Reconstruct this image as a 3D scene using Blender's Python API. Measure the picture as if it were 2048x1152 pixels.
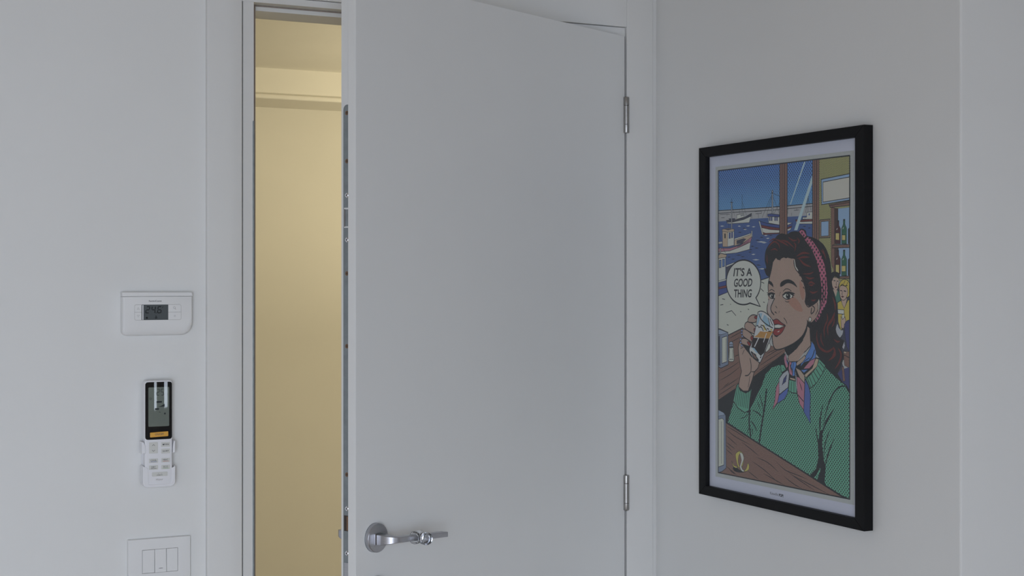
import bpy, bmesh, math, random
from mathutils import Vector, Matrix
from mathutils.geometry import tessellate_polygon

for o in list(bpy.data.objects):
    bpy.data.objects.remove(o, do_unlink=True)
SC = bpy.context.scene
COL = SC.collection

# ------------------------------------------------------------------ camera
cam_d = bpy.data.cameras.new('camera')
cam = bpy.data.objects.new('camera', cam_d)
COL.objects.link(cam)
YAW = math.atan(1484 / 2990)
cam.location = (0.0, -2.85, 1.56)
cam.rotation_euler = (math.pi / 2, 0, -YAW)
cam_d.sensor_width = 36.0
cam_d.lens = 2990 / 2048 * 36.0
cam_d.shift_y = -14 / 2048
cam_d.clip_start = 0.05
SC.camera = cam

# ------------------------------------------------------------------ world, daylight, exposure
w = bpy.data.worlds.new('world'); SC.world = w
w.use_nodes = True
bg = w.node_tree.nodes['Background']
bg.inputs[0].default_value = (0.62, 0.78, 1.0, 1)
bg.inputs[1].default_value = 0.6
SC.view_settings.view_transform = 'Standard'
SC.view_settings.look = 'None'
SC.view_settings.exposure = 0.0
SC.view_settings.gamma = 1.0
SC.view_settings.use_curve_mapping = False

def area(name, loc, rot, sx, sy, power, col):
    l = bpy.data.lights.new(name, 'AREA')
    l.shape = 'RECTANGLE'; l.size = sx; l.size_y = sy; l.energy = power; l.color = col
    o = bpy.data.objects.new(name, l); COL.objects.link(o)
    o.location = loc; o.rotation_euler = rot
    return o
H90 = math.pi / 2
# daylight entering through the windows in the wall behind the camera; skylight falls in slightly downwards
SKY = (0.775, 0.865, 1.0)
for k in range(4):
    o = area('daylight_wide_window', (-0.95, -4.58, 0.53 + 0.49 * k), (H90 - math.radians(34), 0, 0), 1.6, 0.50, 19.8, SKY)
    o.data.spread = math.radians(145)
area('daylight_slot_window', (1.55, -4.67, 1.45), (H90, 0, 0), 0.14, 1.06, 4.4, SKY)
area('daylight_slot_window', (2.15, -4.67, 1.45), (H90, 0, 0), 0.20, 1.06, 6.4, SKY)

# warm lamp of the hallway behind the door, plus an added upward fill
def point(name, loc, power, col, r):
    l = bpy.data.lights.new(name, 'POINT'); l.energy = power; l.color = col; l.shadow_soft_size = r
    o = bpy.data.objects.new(name, l); COL.objects.link(o); o.location = loc
    return o
WARM = (1.0, 0.895, 0.62)
point('hallway_lamp', (3.9, 0.8, 1.55), 36, WARM, 0.09)
area('hallway_ceiling_fill', (3.45, 2.25, 1.3), (math.pi, 0, 0), 0.25, 0.25, 32, WARM)  # added fill without a fitting, brightens the hallway ceiling and bulkhead from below

# ------------------------------------------------------------------ materials
MATS = {}
def s2l(c):
    c = c / 255.0
    return c / 12.92 if c <= 0.04045 else ((c + 0.055) / 1.055) ** 2.4
def mat(name, rgb, rough=0.5, metal=0.0, spec=0.5, noise=0.0, nscale=200.0, bump=0.0, bscale=400.0, coat=0.0, brushed=None):
    """procedural principled material; rgb is linear albedo"""
    if name in MATS: return MATS[name]
    m = bpy.data.materials.new(name); m.use_nodes = True
    nt = m.node_tree; b = nt.nodes['Principled BSDF']
    b.inputs['Base Color'].default_value = (*rgb, 1); b.inputs['Roughness'].default_value = rough
    b.inputs['Metallic'].default_value = metal; b.inputs['Specular IOR Level'].default_value = spec
    if coat: b.inputs['Coat Weight'].default_value = coat
    tc = nt.nodes.new('ShaderNodeTexCoord')
    if noise:
        n = nt.nodes.new('ShaderNodeTexNoise'); n.inputs['Scale'].default_value = nscale; n.inputs['Detail'].default_value = 4
        mp = nt.nodes.new('ShaderNodeMapping')
        if brushed: mp.inputs['Scale'].default_value = brushed
        nt.links.new(tc.outputs['Object'], mp.inputs[0]); nt.links.new(mp.outputs[0], n.inputs['Vector'])
        r = nt.nodes.new('ShaderNodeValToRGB')
        r.color_ramp.elements[0].position = 0.3; r.color_ramp.elements[1].position = 0.7
        r.color_ramp.elements[0].color = (*[c * (1 - noise) for c in rgb], 1)
        r.color_ramp.elements[1].color = (*[min(1, c * (1 + noise)) for c in rgb], 1)
        nt.links.new(n.outputs[0], r.inputs[0]); nt.links.new(r.outputs[0], b.inputs['Base Color'])
    if bump:
        n2 = nt.nodes.new('ShaderNodeTexNoise'); n2.inputs['Scale'].default_value = bscale; n2.inputs['Detail'].default_value = 3
        nt.links.new(tc.outputs['Object'], n2.inputs['Vector'])
        bp = nt.nodes.new('ShaderNodeBump'); bp.inputs['Strength'].default_value = bump; bp.inputs['Distance'].default_value = 0.001
        nt.links.new(n2.outputs[0], bp.inputs['Height']); nt.links.new(bp.outputs[0], b.inputs['Normal'])
    MATS[name] = m
    return m
wall_m = mat('wall_paint', (0.80, 0.80, 0.79), 0.85, spec=0.2, noise=0.012, nscale=3.0, bump=0.10, bscale=260)
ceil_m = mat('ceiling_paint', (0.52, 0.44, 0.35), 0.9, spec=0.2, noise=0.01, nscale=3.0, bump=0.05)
hall_m = mat('hallway_paint', (0.82, 0.79, 0.72), 0.85, spec=0.2, noise=0.012, nscale=3.0, bump=0.08, bscale=260)
lac_m = mat('white_lacquer', (0.79, 0.79, 0.78), 0.5, spec=0.3, noise=0.006, nscale=8.0, bump=0.015, bscale=120)
trim_m = mat('white_trim', (0.765, 0.762, 0.75), 0.6, spec=0.2, noise=0.006, nscale=8.0)
gask_m = mat('gasket_rubber', (0.30, 0.25, 0.22), 0.7, noise=0.05)
edge_m = mat('gap_shadow_filler', (0.16, 0.13, 0.11), 0.9, noise=0.05)
hfl_m = mat('hallway_floor', (0.10, 0.075, 0.06), 0.5, noise=0.15, nscale=6.0, brushed=(1, 14, 1))
floor_m = mat('floor_oak', (0.34, 0.25, 0.17), 0.45, noise=0.18, nscale=6.0, brushed=(1, 14, 1))
steel_m = mat('satin_chrome', (0.50, 0.50, 0.53), 0.34, metal=1.0, noise=0.06, nscale=90.0, brushed=(1, 1, 12))
plate_m = mat('galvanised_steel', (0.30, 0.33, 0.345), 0.48, metal=0.75, noise=0.10, nscale=60.0)
hinge_m = mat('hinge_steel', (0.36, 0.35, 0.34), 0.30, metal=1.0, noise=0.05, nscale=70.0)
screw_m = mat('screw_zinc', (0.75, 0.76, 0.80), 0.18, metal=1.0, noise=0.04)
copper_m = mat('screw_brown', (0.22, 0.13, 0.08), 0.45, metal=0.6, noise=0.1)
dark_m = mat('dark_recess', (0.05, 0.035, 0.028), 0.7, noise=0.1)
plas_m = mat('white_plastic', (0.80, 0.80, 0.80), 0.45, spec=0.45, noise=0.006, nscale=20)
plas2_m = mat('white_glossy_plastic', (0.82, 0.82, 0.85), 0.30, spec=0.5, noise=0.006, nscale=20)
btn_m = mat('grey_white_button', (0.66, 0.66, 0.63), 0.5, noise=0.01, nscale=40)
groove_m = mat('groove_grey', (0.36, 0.35, 0.34), 0.7, noise=0.03)
black_m = mat('black_frame_lacquer', (0.006, 0.006, 0.007), 0.5, spec=0.18, noise=0.1, nscale=30)
blackgl_m = mat('black_gloss_panel', (0.006, 0.006, 0.007), 0.02, spec=0.5, noise=0.05)
lcd_m = mat('lcd_dark_grey', (0.060, 0.070, 0.073), 0.3, spec=0.3, noise=0.02, nscale=30)
lcd2_m = mat('lcd_green_grey', (0.17, 0.195, 0.17), 0.02, noise=0.02, nscale=30)
seg_m = mat('lcd_segment', (0.006, 0.007, 0.008), 0.5, spec=0.2, noise=0.02)
segf_m = mat('lcd_segment_faint', (0.028, 0.033, 0.036), 0.5, spec=0.2, noise=0.02)
prt_m = mat('printed_grey', (0.06, 0.06, 0.07), 0.6, noise=0.03)
prtl_m = mat('printed_light_grey', (0.42, 0.42, 0.42), 0.6, noise=0.03)
amber_m = mat('amber_button', (0.72, 0.36, 0.04), 0.4, noise=0.03, nscale=40)
red_m = mat('mark_red', (0.50, 0.12, 0.10), 0.5, noise=0.03)
green_m = mat('mark_green', (0.14, 0.36, 0.12), 0.5, noise=0.03)
blue_m = mat('mark_blue', (0.12, 0.17, 0.42), 0.5, noise=0.03)
matb_m = mat('passe_partout', (0.80, 0.80, 0.90), 0.8, noise=0.006, nscale=60)
paper_m = mat('poster_paper', (0.64, 0.65, 0.61), 0.7, noise=0.03, nscale=300)

def clear(name, rough, tint):
    m = bpy.data.materials.new(name); m.use_nodes = True
    b = m.node_tree.nodes['Principled BSDF']
    n = m.node_tree.nodes.new('ShaderNodeTexNoise'); n.inputs['Scale'].default_value = 30
    r = m.node_tree.nodes.new('ShaderNodeMapRange'); r.inputs[3].default_value = rough * 0.7; r.inputs[4].default_value = rough * 1.3
    m.node_tree.links.new(n.outputs[0], r.inputs[0]); m.node_tree.links.new(r.outputs[0], b.inputs['Roughness'])
    b.inputs['Base Color'].default_value = (*tint, 1); b.inputs['Transmission Weight'].default_value = 1.0; b.inputs['IOR'].default_value = 1.45
    return m
clear_m = clear('clear_silicone', 0.08, (0.93, 0.94, 0.97))

def glazing(name):
    m = bpy.data.materials.new(name); m.use_nodes = True
    nt = m.node_tree; nt.nodes.remove(nt.nodes['Principled BSDF'])
    out = nt.nodes['Material Output']
    t = nt.nodes.new('ShaderNodeBsdfTransparent'); t.inputs[0].default_value = (0.95, 0.96, 0.97, 1)
    g = nt.nodes.new('ShaderNodeBsdfGlossy'); g.inputs['Roughness'].default_value = 0.12
    lw = nt.nodes.new('ShaderNodeLayerWeight'); lw.inputs[0].default_value = 0.5
    pw = nt.nodes.new('ShaderNodeMath'); pw.operation = 'POWER'; pw.inputs[1].default_value = 4.0
    f = nt.nodes.new('ShaderNodeMath'); f.operation = 'MULTIPLY_ADD'; f.inputs[1].default_value = 0.6; f.inputs[2].default_value = 0.035
    nt.links.new(lw.outputs['Facing'], pw.inputs[0]); nt.links.new(pw.outputs[0], f.inputs[0])
    n = nt.nodes.new('ShaderNodeTexNoise'); n.inputs['Scale'].default_value = 2
    r = nt.nodes.new('ShaderNodeMapRange'); r.inputs[3].default_value = 0.10; r.inputs[4].default_value = 0.14
    nt.links.new(n.outputs[0], r.inputs[0]); nt.links.new(r.outputs[0], g.inputs['Roughness'])
    mx = nt.nodes.new('ShaderNodeMixShader')
    nt.links.new(f.outputs[0], mx.inputs[0]); nt.links.new(t.outputs[0], mx.inputs[1]); nt.links.new(g.outputs[0], mx.inputs[2])
    nt.links.new(mx.outputs[0], out.inputs[0])
    return m
glaz_m = glazing('picture_glazing')

# ------------------------------------------------------------------ mesh helpers
def obj(name, bm, m, parent=None, smooth=False):
    me = bpy.data.meshes.new(name)
    bmesh.ops.recalc_face_normals(bm, faces=bm.faces)
    bm.to_mesh(me); bm.free()
    for mm in (m if isinstance(m, list) else [m]): me.materials.append(mm)
    o = bpy.data.objects.new(name, me); COL.objects.link(o)
    if parent: o.parent = parent
    if smooth:
        for p in me.polygons: p.use_smooth = True
        me.set_sharp_from_angle(angle=math.radians(35))
    return o
def empty(name, loc, rz=0.0):
    o = bpy.data.objects.new(name, None); COL.objects.link(o)
    o.location = loc; o.rotation_euler = (0, 0, rz); o.empty_display_size = 0.05
    return o
def tag(o, label=None, cat=None, group=None, kind=None):
    if label: o['label'] = label
    if cat: o['category'] = cat
    if group: o['group'] = group
    if kind: o['kind'] = kind
    return o
def box(x0, x1, y0, y1, z0, z1, bev=0.0, seg=2, bm=None):
    bm = bm or bmesh.new()
    vs = [bm.verts.new((x, y, z)) for x in (x0, x1) for y in (y0, y1) for z in (z0, z1)]
    fs = [bm.faces.new([vs[i] for i in f]) for f in ((0, 1, 3, 2), (4, 6, 7, 5), (0, 4, 5, 1), (2, 3, 7, 6), (0, 2, 6, 4), (1, 5, 7, 3))]
    if bev:
        es = list({e for f in fs for e in f.edges})
        bmesh.ops.bevel(bm, geom=es, offset=bev, segments=seg, affect='EDGES', profile=0.6)
    return bm
def prism(pts, y0, y1, bev=0.0, seg=2, bm=None, inset=None):
    """outline in the x-z plane, extruded from y0 (back) to y1 (front); bev rounds the front rim"""
    bm = bm or bmesh.new()
    a = [bm.verts.new((x, y0, z)) for x, z in pts]
    n = len(pts)
    rings = [(0.0, y1)]
    if bev:
        s = 1 if y1 < y0 else -1
        rings = [(bev * (1 - math.cos(t * H90 / seg)), y1 + s * bev * (1 - math.sin(t * H90 / seg))) for t in range(seg + 1)]
    cx = sum(p[0] for p in pts) / n; cz = sum(p[1] for p in pts) / n
    prev = a
    nr = []
    for i in range(n):
        p0, p1, p2 = Vector(pts[i - 1]), Vector(pts[i]), Vector(pts[(i + 1) % n])
        e1 = (p1 - p0).normalized(); e2 = (p2 - p1).normalized()
        nn = Vector((e1.y, -e1.x)) + Vector((e2.y, -e2.x))
        nn = nn.normalized() / max(0.4, (1 + e1.dot(e2)) / 2) ** 0.5 if nn.length > 1e-6 else Vector((0, 0))
        nr.append(nn)
    area2 = sum(pts[i][0] * pts[(i + 1) % n][1] - pts[(i + 1) % n][0] * pts[i][1] for i in range(n))
    sg = -1 if area2 > 0 else 1
    for ins, y in rings:
        r = [bm.verts.new((pts[i][0] + sg * nr[i].x * ins, y, pts[i][1] + sg * nr[i].y * ins)) for i in range(n)]
        for i in range(n): bm.faces.new((prev[i], prev[(i + 1) % n], r[(i + 1) % n], r[i]))
        prev = r
    bm.faces.new(prev); bm.faces.new(list(reversed(a)))
    return bm
def rrect(x0, x1, z0, z1, r, seg=5):
    """rounded rectangle outline; r one radius or (bl, br, tr, tl)"""
    if not isinstance(r, (tuple, list)): r = (r,) * 4
    out = []
    for (cx, cz, a0, rr) in ((x0 + r[0], z0 + r[0], math.pi, r[0]), (x1 - r[1], z0 + r[1], 1.5 * math.pi, r[1]), (x1 - r[2], z1 - r[2], 0, r[2]), (x0 + r[3], z1 - r[3], H90, r[3])):
        if rr < 1e-6: out.append((cx, cz)); continue
        for k in range(seg + 1):
            a = a0 + H90 * k / seg
            out.append((cx + rr * math.cos(a), cz + rr * math.sin(a)))
    return out
def cyl(p0, p1, r, n=24, r2=None, bev=0.0, bm=None):
    bm = bm or bmesh.new()
    p0, p1 = Vector(p0), Vector(p1); ax = (p1 - p0).normalized(); L = (p1 - p0).length
    up = Vector((0, 0, 1)) if abs(ax.z) < 0.9 else Vector((1, 0, 0))
    u = ax.cross(up).normalized(); v = ax.cross(u)
    r2 = r if r2 is None else r2
    prof = [(0, r), (L, r2)]
    if bev: prof = [(0, r)] + [(L - bev + bev * math.sin(k * H90 / 3), r2 - bev + bev * math.cos(k * H90 / 3)) for k in range(4)]
    rings = [[bm.verts.new(p0 + ax * t + (u * math.cos(6.28318 * i / n) + v * math.sin(6.28318 * i / n)) * rr) for i in range(n)] for t, rr in prof]
    for a, b in zip(rings, rings[1:]):
        for i in range(n): bm.faces.new((a[i], a[(i + 1) % n], b[(i + 1) % n], b[i]))
    bm.faces.new(rings[0]); bm.faces.new(list(reversed(rings[-1])))
    return bm
def flat(polys, y, bm=None):
    """flat print: outlines in the x-z plane at depth y"""
    bm = bm or bmesh.new()
    for pts in polys:
        vs = [bm.verts.new((x, y, z)) for x, z in pts]
        for t in tessellate_polygon([[Vector((x, z, 0)) for x, z in pts]]):
            try: bm.faces.new([vs[i] for i in t])
            except ValueError: pass
    return bm
def text_tris(s, bold=0.0, shear=0.0):
    """triangulated glyph outlines of a string, fitted to the unit square"""
    c = bpy.data.curves.new('glyphs', 'FONT'); c.body = s; c.shear = shear; c.offset = bold
    c.resolution_u = 3; c.fill_mode = 'FRONT'
    o = bpy.data.objects.new('glyphs', c); COL.objects.link(o)
    dg = bpy.context.evaluated_depsgraph_get(); dg.update()
    me = bpy.data.meshes.new_from_object(o.evaluated_get(dg))
    vs = [(v.co.x, v.co.y) for v in me.vertices]; fs = [list(p.vertices) for p in me.polygons]
    bpy.data.objects.remove(o); bpy.data.curves.remove(c); bpy.data.meshes.remove(me)
    x0 = min(v[0] for v in vs); x1 = max(v[0] for v in vs); y0 = min(v[1] for v in vs); y1 = max(v[1] for v in vs)
    return [((x - x0) / (x1 - x0), (y - y0) / (y1 - y0)) for x, y in vs], fs
def lettering(bm, s, x0, x1, z0, z1, y, bold=0.01, shear=0.0):
    vs, fs = text_tris(s, bold, shear)
    bv = [bm.verts.new((x0 + (x1 - x0) * u, y, z0 + (z1 - z0) * v)) for u, v in vs]
    for f in fs:
        try: bm.faces.new([bv[i] for i in f])
        except ValueError: pass
    return bm

# ------------------------------------------------------------------ the room
XL, XR, YN, ZC = -1.95, 1.7725, -4.70, 2.70      # left wall, picture wall, wall behind the camera, ceiling
XA, YA = 3.4, -0.956                            # alcove to the right of the picture wall
OX0, OX1, OZ = 0.800, 1.722, 2.150              # structural opening in the door wall
WT = 0.112                                      # thickness of the door wall
def struct(name, bm, m, parent=None):
    o = obj(name, bm, m, parent)
    if not parent: tag(o, kind='structure')
    return o
b = box(XL - 0.1, OX0, 0, WT, 0, ZC); box(OX1, 5.0, 0, WT, 0, ZC, bm=b); box(OX0, OX1, 0, WT, OZ, ZC, bm=b)
struct('wall_far', b, wall_m)
b = box(XR, XA + 0.1, YA, 0, 0, ZC, 0.003, 2)
struct('wall_right', b, wall_m)
struct('wall_alcove', box(XA, XA + 0.1, YN, YA, 0, ZC), wall_m)
struct('wall_left', box(XL - 0.15, XL, YN, 0, 0, ZC), wall_m)
# wall behind the camera with two glazed door openings
ax0, ax1, bz1 = -1.80, -0.10, 2.28
b = box(XL - 0.15, ax0, YN - 0.15, YN, 0, ZC); box(ax0, ax1, YN - 0.15, YN, bz1, ZC, bm=b)
SL = ((1.475, 1.625), (2.045, 2.255)); SZ0, SZ1 = 0.905, 2.00
xx = ax1
for s0, s1 in SL:
    box(xx, s0, YN - 0.15, YN, 0, ZC, bm=b); box(s0, s1, YN - 0.15, YN, 0, SZ0, bm=b); box(s0, s1, YN - 0.15, YN, SZ1, ZC, bm=b); xx = s1
box(xx, XA + 0.1, YN - 0.15, YN, 0, ZC, bm=b)
struct('wall_near', b, wall_m)
struct('floor', box(XL - 0.15, 5.0, YN - 0.15, 0.06, -0.06, 0), floor_m)
struct('floor_hall', box(XL - 0.15, 5.0, 0.06, 4.3, -0.06, 0), hfl_m)
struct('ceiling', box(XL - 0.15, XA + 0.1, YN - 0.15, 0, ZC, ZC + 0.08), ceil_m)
# window frames
def win(name, o_loc, rz, wd, ht, z0, cols):
    e = empty(name, o_loc, rz); tag(e, kind='structure')
    t = 0.055 if wd > 0.5 else 0.012
    b = box(0, wd, -0.03, 0.03, z0, z0 + t); box(0, wd, -0.03, 0.03, z0 + ht - t, z0 + ht, bm=b)
    box(0, t, -0.03, 0.03, z0 + t, z0 + ht - t, bm=b); box(wd - t, wd, -0.03, 0.03, z0 + t, z0 + ht - t, bm=b)
    obj('window_frame', b, trim_m, e)
    for k in range(1, cols):
        x = wd * k / cols
        obj('mullion', box(x - 0.05, x + 0.05, -0.035, 0.035, z0 + t, z0 + ht - t), trim_m, e)
    for k in range(cols):
        h0 = t if k == 0 else 0.05; h1 = t if k == cols - 1 else 0.05
        obj('pane', box(wd * k / cols + h0, wd * (k + 1) / cols - h1, -0.004, 0.004, z0 + t, z0 + ht - t), glaz_m, e)
    return e
win('window_1', (ax0, YN - 0.04, 0), 0, ax1 - ax0, bz1 - 0.02, 0.02, 2)
for k, (s0, s1) in enumerate(SL): win('window_%d' % (k + 2), (s0, YN - 0.08, 0), 0, s1 - s0, SZ1 - SZ0, SZ0, 1)
# hallway behind the door wall
HZ, HY0, HY1 = 2.50, 3.54, 4.04
struct('wall_hall_far', box(-1.2, 5.0, HY1, HY1 + 0.1, 0, ZC), hall_m)
struct('wall_hall_left', box(-1.3, -1.2, 0, HY1 + 0.1, 0, ZC), hall_m)
struct('wall_hall_right', box(5.0, 5.1, -0.95, HY1 + 0.1, 0, ZC), hall_m)
struct('ceiling_hall', box(-1.2, 5.0, WT, HY1, HZ, ZC + 0.08), hall_m)
b = box(-1.2, 5.0, HY0, HY1, 2.386, HZ)
bulk = struct('trim_1', b, hall_m)
obj('lower_lip', box(-1.2, 5.0, HY0 - 0.012, HY0 + 0.03, 2.364, 2.386, 0.0095, 4), hall_m, bulk)
struct('wall_hall_near', box(-1.2, OX0 - 0.02, WT, WT + 0.004, 0, HZ), hall_m)

# ------------------------------------------------------------------ door casing and frame
SX0, SX1, SZ = 0.8488, 1.667, 2.1063            # rebate seat edges
TX0, TX1, TZ = 0.8615, 1.655, 2.0955            # stop edges
CX0, CX1 = 0.8236, 1.6926                       # inner edges of the casing
CZ = 2.1200                                     # lower edge of the head casing
SY, TY = -0.0030, 0.0270                        # front of the seat, front of the stop
e = empty('trim_2', (0, 0, 0)); tag(e, kind='structure')
obj('casing_board', box(0.7540, CX0, -0.010, 0.005, 0, 2.192, 0.0022, 3), trim_m, e, True)
obj('casing_board', box(CX1, 1.7605, -0.010, 0.005, 0, 2.192, 0.0022, 3), trim_m, e, True)
obj('casing_board', box(CX0 + 0.0004, CX1 - 0.0004, -0.0097, 0.005, CZ, 2.192, 0.0012, 2), trim_m, e, True)
obj('caulk_bead', box(1.7618, XR, -0.0045, 0.004, 0, 2.19, 0.0012, 2), trim_m, e)
e = empty('trim_3', (0, 0, 0)); tag(e, kind='structure')
# frame: seats beside the casing, stops with gasket
obj('jamb_seat', box(OX0 + 0.001, CX0 - 0.0002, 0.0052, TY + 0.0005, 0, SZ), trim_m, e)
obj('jamb_face', box(CX0 + 0.0034, SX0, SY, TY + 0.0005, 0, SZ, 0.0008, 2), trim_m, e)
obj('jamb_seat', box(SX1, OX1 - 0.001, 0.0085, 0.036, 0, SZ, 0.0012, 2), trim_m, e)
obj('head_seat', box(CX0 + 0.0014, CX1 - 0.0010, SY, TY + 0.0005, SZ, CZ - 0.0009, 0.0006, 2), trim_m, e)
obj('stop', box(OX0 + 0.001, TX0, TY + 0.001, WT + 0.004, 0, SZ + 0.02, 0.001, 2), trim_m, e)
obj('stop', box(TX1, OX1 - 0.001, 0.0365, WT + 0.004, 0, SZ - 0.02, 0.001, 2), trim_m, e)
obj('head_stop', box(TX0, OX1 - 0.001, TY + 0.001, WT + 0.004, TZ, OZ - 0.001, 0.001, 2), trim_m, e)
obj('gasket', box(SX0 + 0.0004, TX0 - 0.0012, TY - 0.002, TY + 0.0012, 0, SZ - 0.001, 0.0008, 2), gask_m, e)
obj('gasket', box(SX0, 1.45, TY - 0.002, TY + 0.0012, SZ - 0.0026, SZ - 0.0004, 0.0006, 2), gask_m, e)
obj('corner_block', box(1.60, CX1 - 0.0010, SY, TY, 2.0998, SZ), trim_m, e)
obj('strike_plate', prism(rrect(SX0 - 0.0026, SX0 + 0.0008, 0.10, 1.8735, 0.0012), 0.022, SY - 0.0008, 0.0004), plate_m, e)

# ------------------------------------------------------------------ door leaf
AX, AY = 1.6889, -0.013
door = empty('door_1', (AX, AY, 0), math.radians(26.0))
tag(door, kind='structure')
ZT = 2.0990
LW = 0.8568
def lx(u): return -u
# local y = -n (n positive towards the room)
b = box(-LW, -0.0014, 0.003, 0.0215, 0.008, ZT, 0.0012, 2)
leaf = obj('leaf_panel', b, lac_m, door)
obj('leaf_core', box(-0.8466, -0.014, 0.0215, 0.0476, 0.008, ZT - 0.012, 0.001, 2), lac_m, door)
# lock face plate on the edge (x = -0.8466), with screws, latch and dead bolt recess
r_ = 0.00935
fp = bmesh.new()
pts = [(0.0235, 0.30), (0.0422, 0.30)] + [(0.03285 + r_ * math.cos(a), 1.8625 + r_ * math.sin(a)) for a in [k * math.pi / 8 for k in range(9)]]
vv0 = [fp.verts.new((-0.8466 - 0.0004, y, z)) for y, z in pts]; vv1 = [fp.verts.new((-0.8440, y, z)) for y, z in pts]
fp.faces.new(vv0); fp.faces.new(list(reversed(vv1)))
for i in range(len(pts)): fp.faces.new((vv0[i], vv0[(i + 1) % len(pts)], vv1[(i + 1) % len(pts)], vv1[i]))
plate = obj('lock_plate', fp, plate_m, door)
for z, k in ((1.8569, 1), (1.7718, 1), (1.7115, 0), (1.6327, 0), (1.5733, 1), (1.4448, 1), (1.2179, 1), (1.1577, 0), (1.0788, 0)):
    bz = cyl((-0.8466, 0.0335, z), (-0.8466 - (0.0005 if k else 0.0016), 0.0335, z), 0.0042 if k else 0.0050, 16, 0.0040 if k else 0.0034)
    s = obj('screw', bz, copper_m if k else screw_m, plate, True)
    d = 0.8466 + (0.00052 if k else 0.00165)
    cr = box(-d - 0.0001, -d, 0.0332 - 0.002, 0.0332 + 0.002, z - 0.0006, z + 0.0006); box(-d - 0.0001, -d, 0.0326, 0.0338, z - 0.002, z + 0.002, bm=cr)
    # cross recess is part of the head: same mesh
    tmp = bpy.data.meshes.new('cross'); cr.to_mesh(tmp); cr.free()
    bb = bmesh.new(); bb.from_mesh(s.data); bb.from_mesh(tmp); 
    nf = len(bb.faces); bb.faces.ensure_lookup_table()
    s.data.materials.append(dark_m)
    for f in list(bb.faces)[nf - 12:]: f.material_index = 1
    bb.to_mesh(s.data); bb.free(); bpy.data.meshes.remove(tmp)
XE = -0.8471
obj('latch_surround', box(XE - 0.0006, XE + 0.001, 0.0265, 0.0400, 1.6540, 1.6895, 0.0003, 1), plas_m, plate)
obj('latch_slot', box(XE - 0.0008, XE + 0.001, 0.0370, 0.0388, 1.6560, 1.6870), dark_m, plate)
obj('latch_tongue', box(XE - 0.0015, XE + 0.001, 0.0275, 0.0365, 1.6565, 1.6865, 0.0006, 2), plate_m, plate)
obj('bolt_recess', box(XE - 0.0003, XE + 0.001, 0.0270, 0.0400, 1.1180, 1.1455), dark_m, plate)
obj('bolt_tongue', box(XE - 0.0008, XE + 0.001, 0.0275, 0.0340, 1.1190, 1.1440, 0.0005, 1), copper_m, plate)
obj('lower_bolt', box(XE - 0.0007, XE + 0.001, 0.0265, 0.0400, 0.98, 1.062, 0.0004, 1), steel_m, plate)
# hinges: each a three-part knuckle on the frame side
for z0, z1, za, zb, bottomround in ((1.8858, 1.9651, 1.9046, 1.9462, 0), (1.0542, 1.1329, 1.0713, 1.1147, 1)):
    k = obj('hinge', cyl((0, 0, za + 0.0006), (0, 0, zb - 0.0006), 0.0068, 24), hinge_m, door, True)
    obj('knuckle', cyl((0, 0, zb + 0.0006), (0, 0, z1), 0.0068, 24, bev=0.0012), hinge_m, k, True)
    obj('knuckle', cyl((0, 0, za - 0.0002), (0, 0, z0), 0.0068, 24, bev=0.0035 if bottomround else 0.0010), hinge_m, k, True)
    obj('washer', cyl((0, 0, zb - 0.0006), (0, 0, zb + 0.0006), 0.0056, 20), dark_m, k)

def lever(sgn, y_face, parent):
    """lever handle; sgn=-1 on the room side (towards -y), +1 on the far side"""
    u0, zc = -0.8080, 1.1047
    P = lambda x, n, z: (u0 + x, y_face + sgn * n, zc + z)
    ros = obj('door_handle', cyl(P(0, 0, 0), P(0, 0.0090, 0), 0.0258, 48, bev=0.0012), steel_m, parent, True)
    obj('rose_ring', cyl(P(0, 0, 0), P(0, 0.0012, 0), 0.0261, 48), plate_m, ros, True)
    obj('collar', box(u0 - 0.0115, u0 + 0.0085, *sorted((y_face + sgn * 0.009, y_face + sgn * 0.0125)), zc - 0.0110, zc + 0.0085, 0.0006, 2), steel_m, ros)
    obj('collar_gap', box(u0 - 0.0100, u0 + 0.0070, *sorted((y_face + sgn * 0.0125, y_face + sgn * 0.0142)), zc - 0.0100, zc + 0.0075), dark_m, ros)
    # sections along the path: (x, n, direction angle, half width, z low, z high)
    secs = []
    for n_ in (0.0142, 0.0180, 0.0240): secs.append((0.0, n_, 90, 0.0100, n_))
    for a in range(90, -1, -10):
        t = math.radians(a)
        secs.append((0.0195 - 0.0195 * math.sin(t), 0.0240 + 0.0195 * math.cos(t), a, 0.0100 - 0.0018 * (90 - a) / 90, 0))
    for x in (0.035, 0.055, 0.09, 0.125, 0.1410): secs.append((x, 0.0435, 0, 0.0080, 0))
    bm = bmesh.new(); rings = []; N = len(secs)
    for i, (x, n_, a, hw, _) in enumerate(secs):
        s = min(1.0, max(0.0, i / 11.0)); s = s * s * (3 - 2 * s)
        zl = -0.0112 + (0.0112 - 0.0048) * s; zh = 0.0078 - 0.0028 * s
        dr = 0.0085 * x / 0.141; q = max(0, x - 0.03) / 0.111; zl += 0.0008 * q - dr; zh -= dr
        t = math.radians(a); dx, dn = math.cos(t), math.sin(t)      # path direction
        px, pn = -dn, dx                                            # towards the outer / front side
        cb = 0.0008
        prof = [(hw - cb, zh), (hw, zh - cb), (hw, zl + cb), (hw - cb, zl), (-hw + cb, zl), (-hw, zl + cb), (-hw, zh - cb), (-hw + cb, zh)]
        rings.append([bm.verts.new(P(x + px * k, n_ + pn * k, z)) for k, z in prof])
    for r0, r1 in zip(rings, rings[1:]):
        for i in range(8): bm.faces.new((r0[i], r0[(i + 1) % 8], r1[(i + 1) % 8], r1[i]))
    bm.faces.new(rings[0]); bm.faces.new(list(reversed(rings[-1])))
    obj('lever', bm, steel_m, ros, True)
    return ros
lever(-1, 0.0030, door)
lever(1, 0.0476, door)
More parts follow.
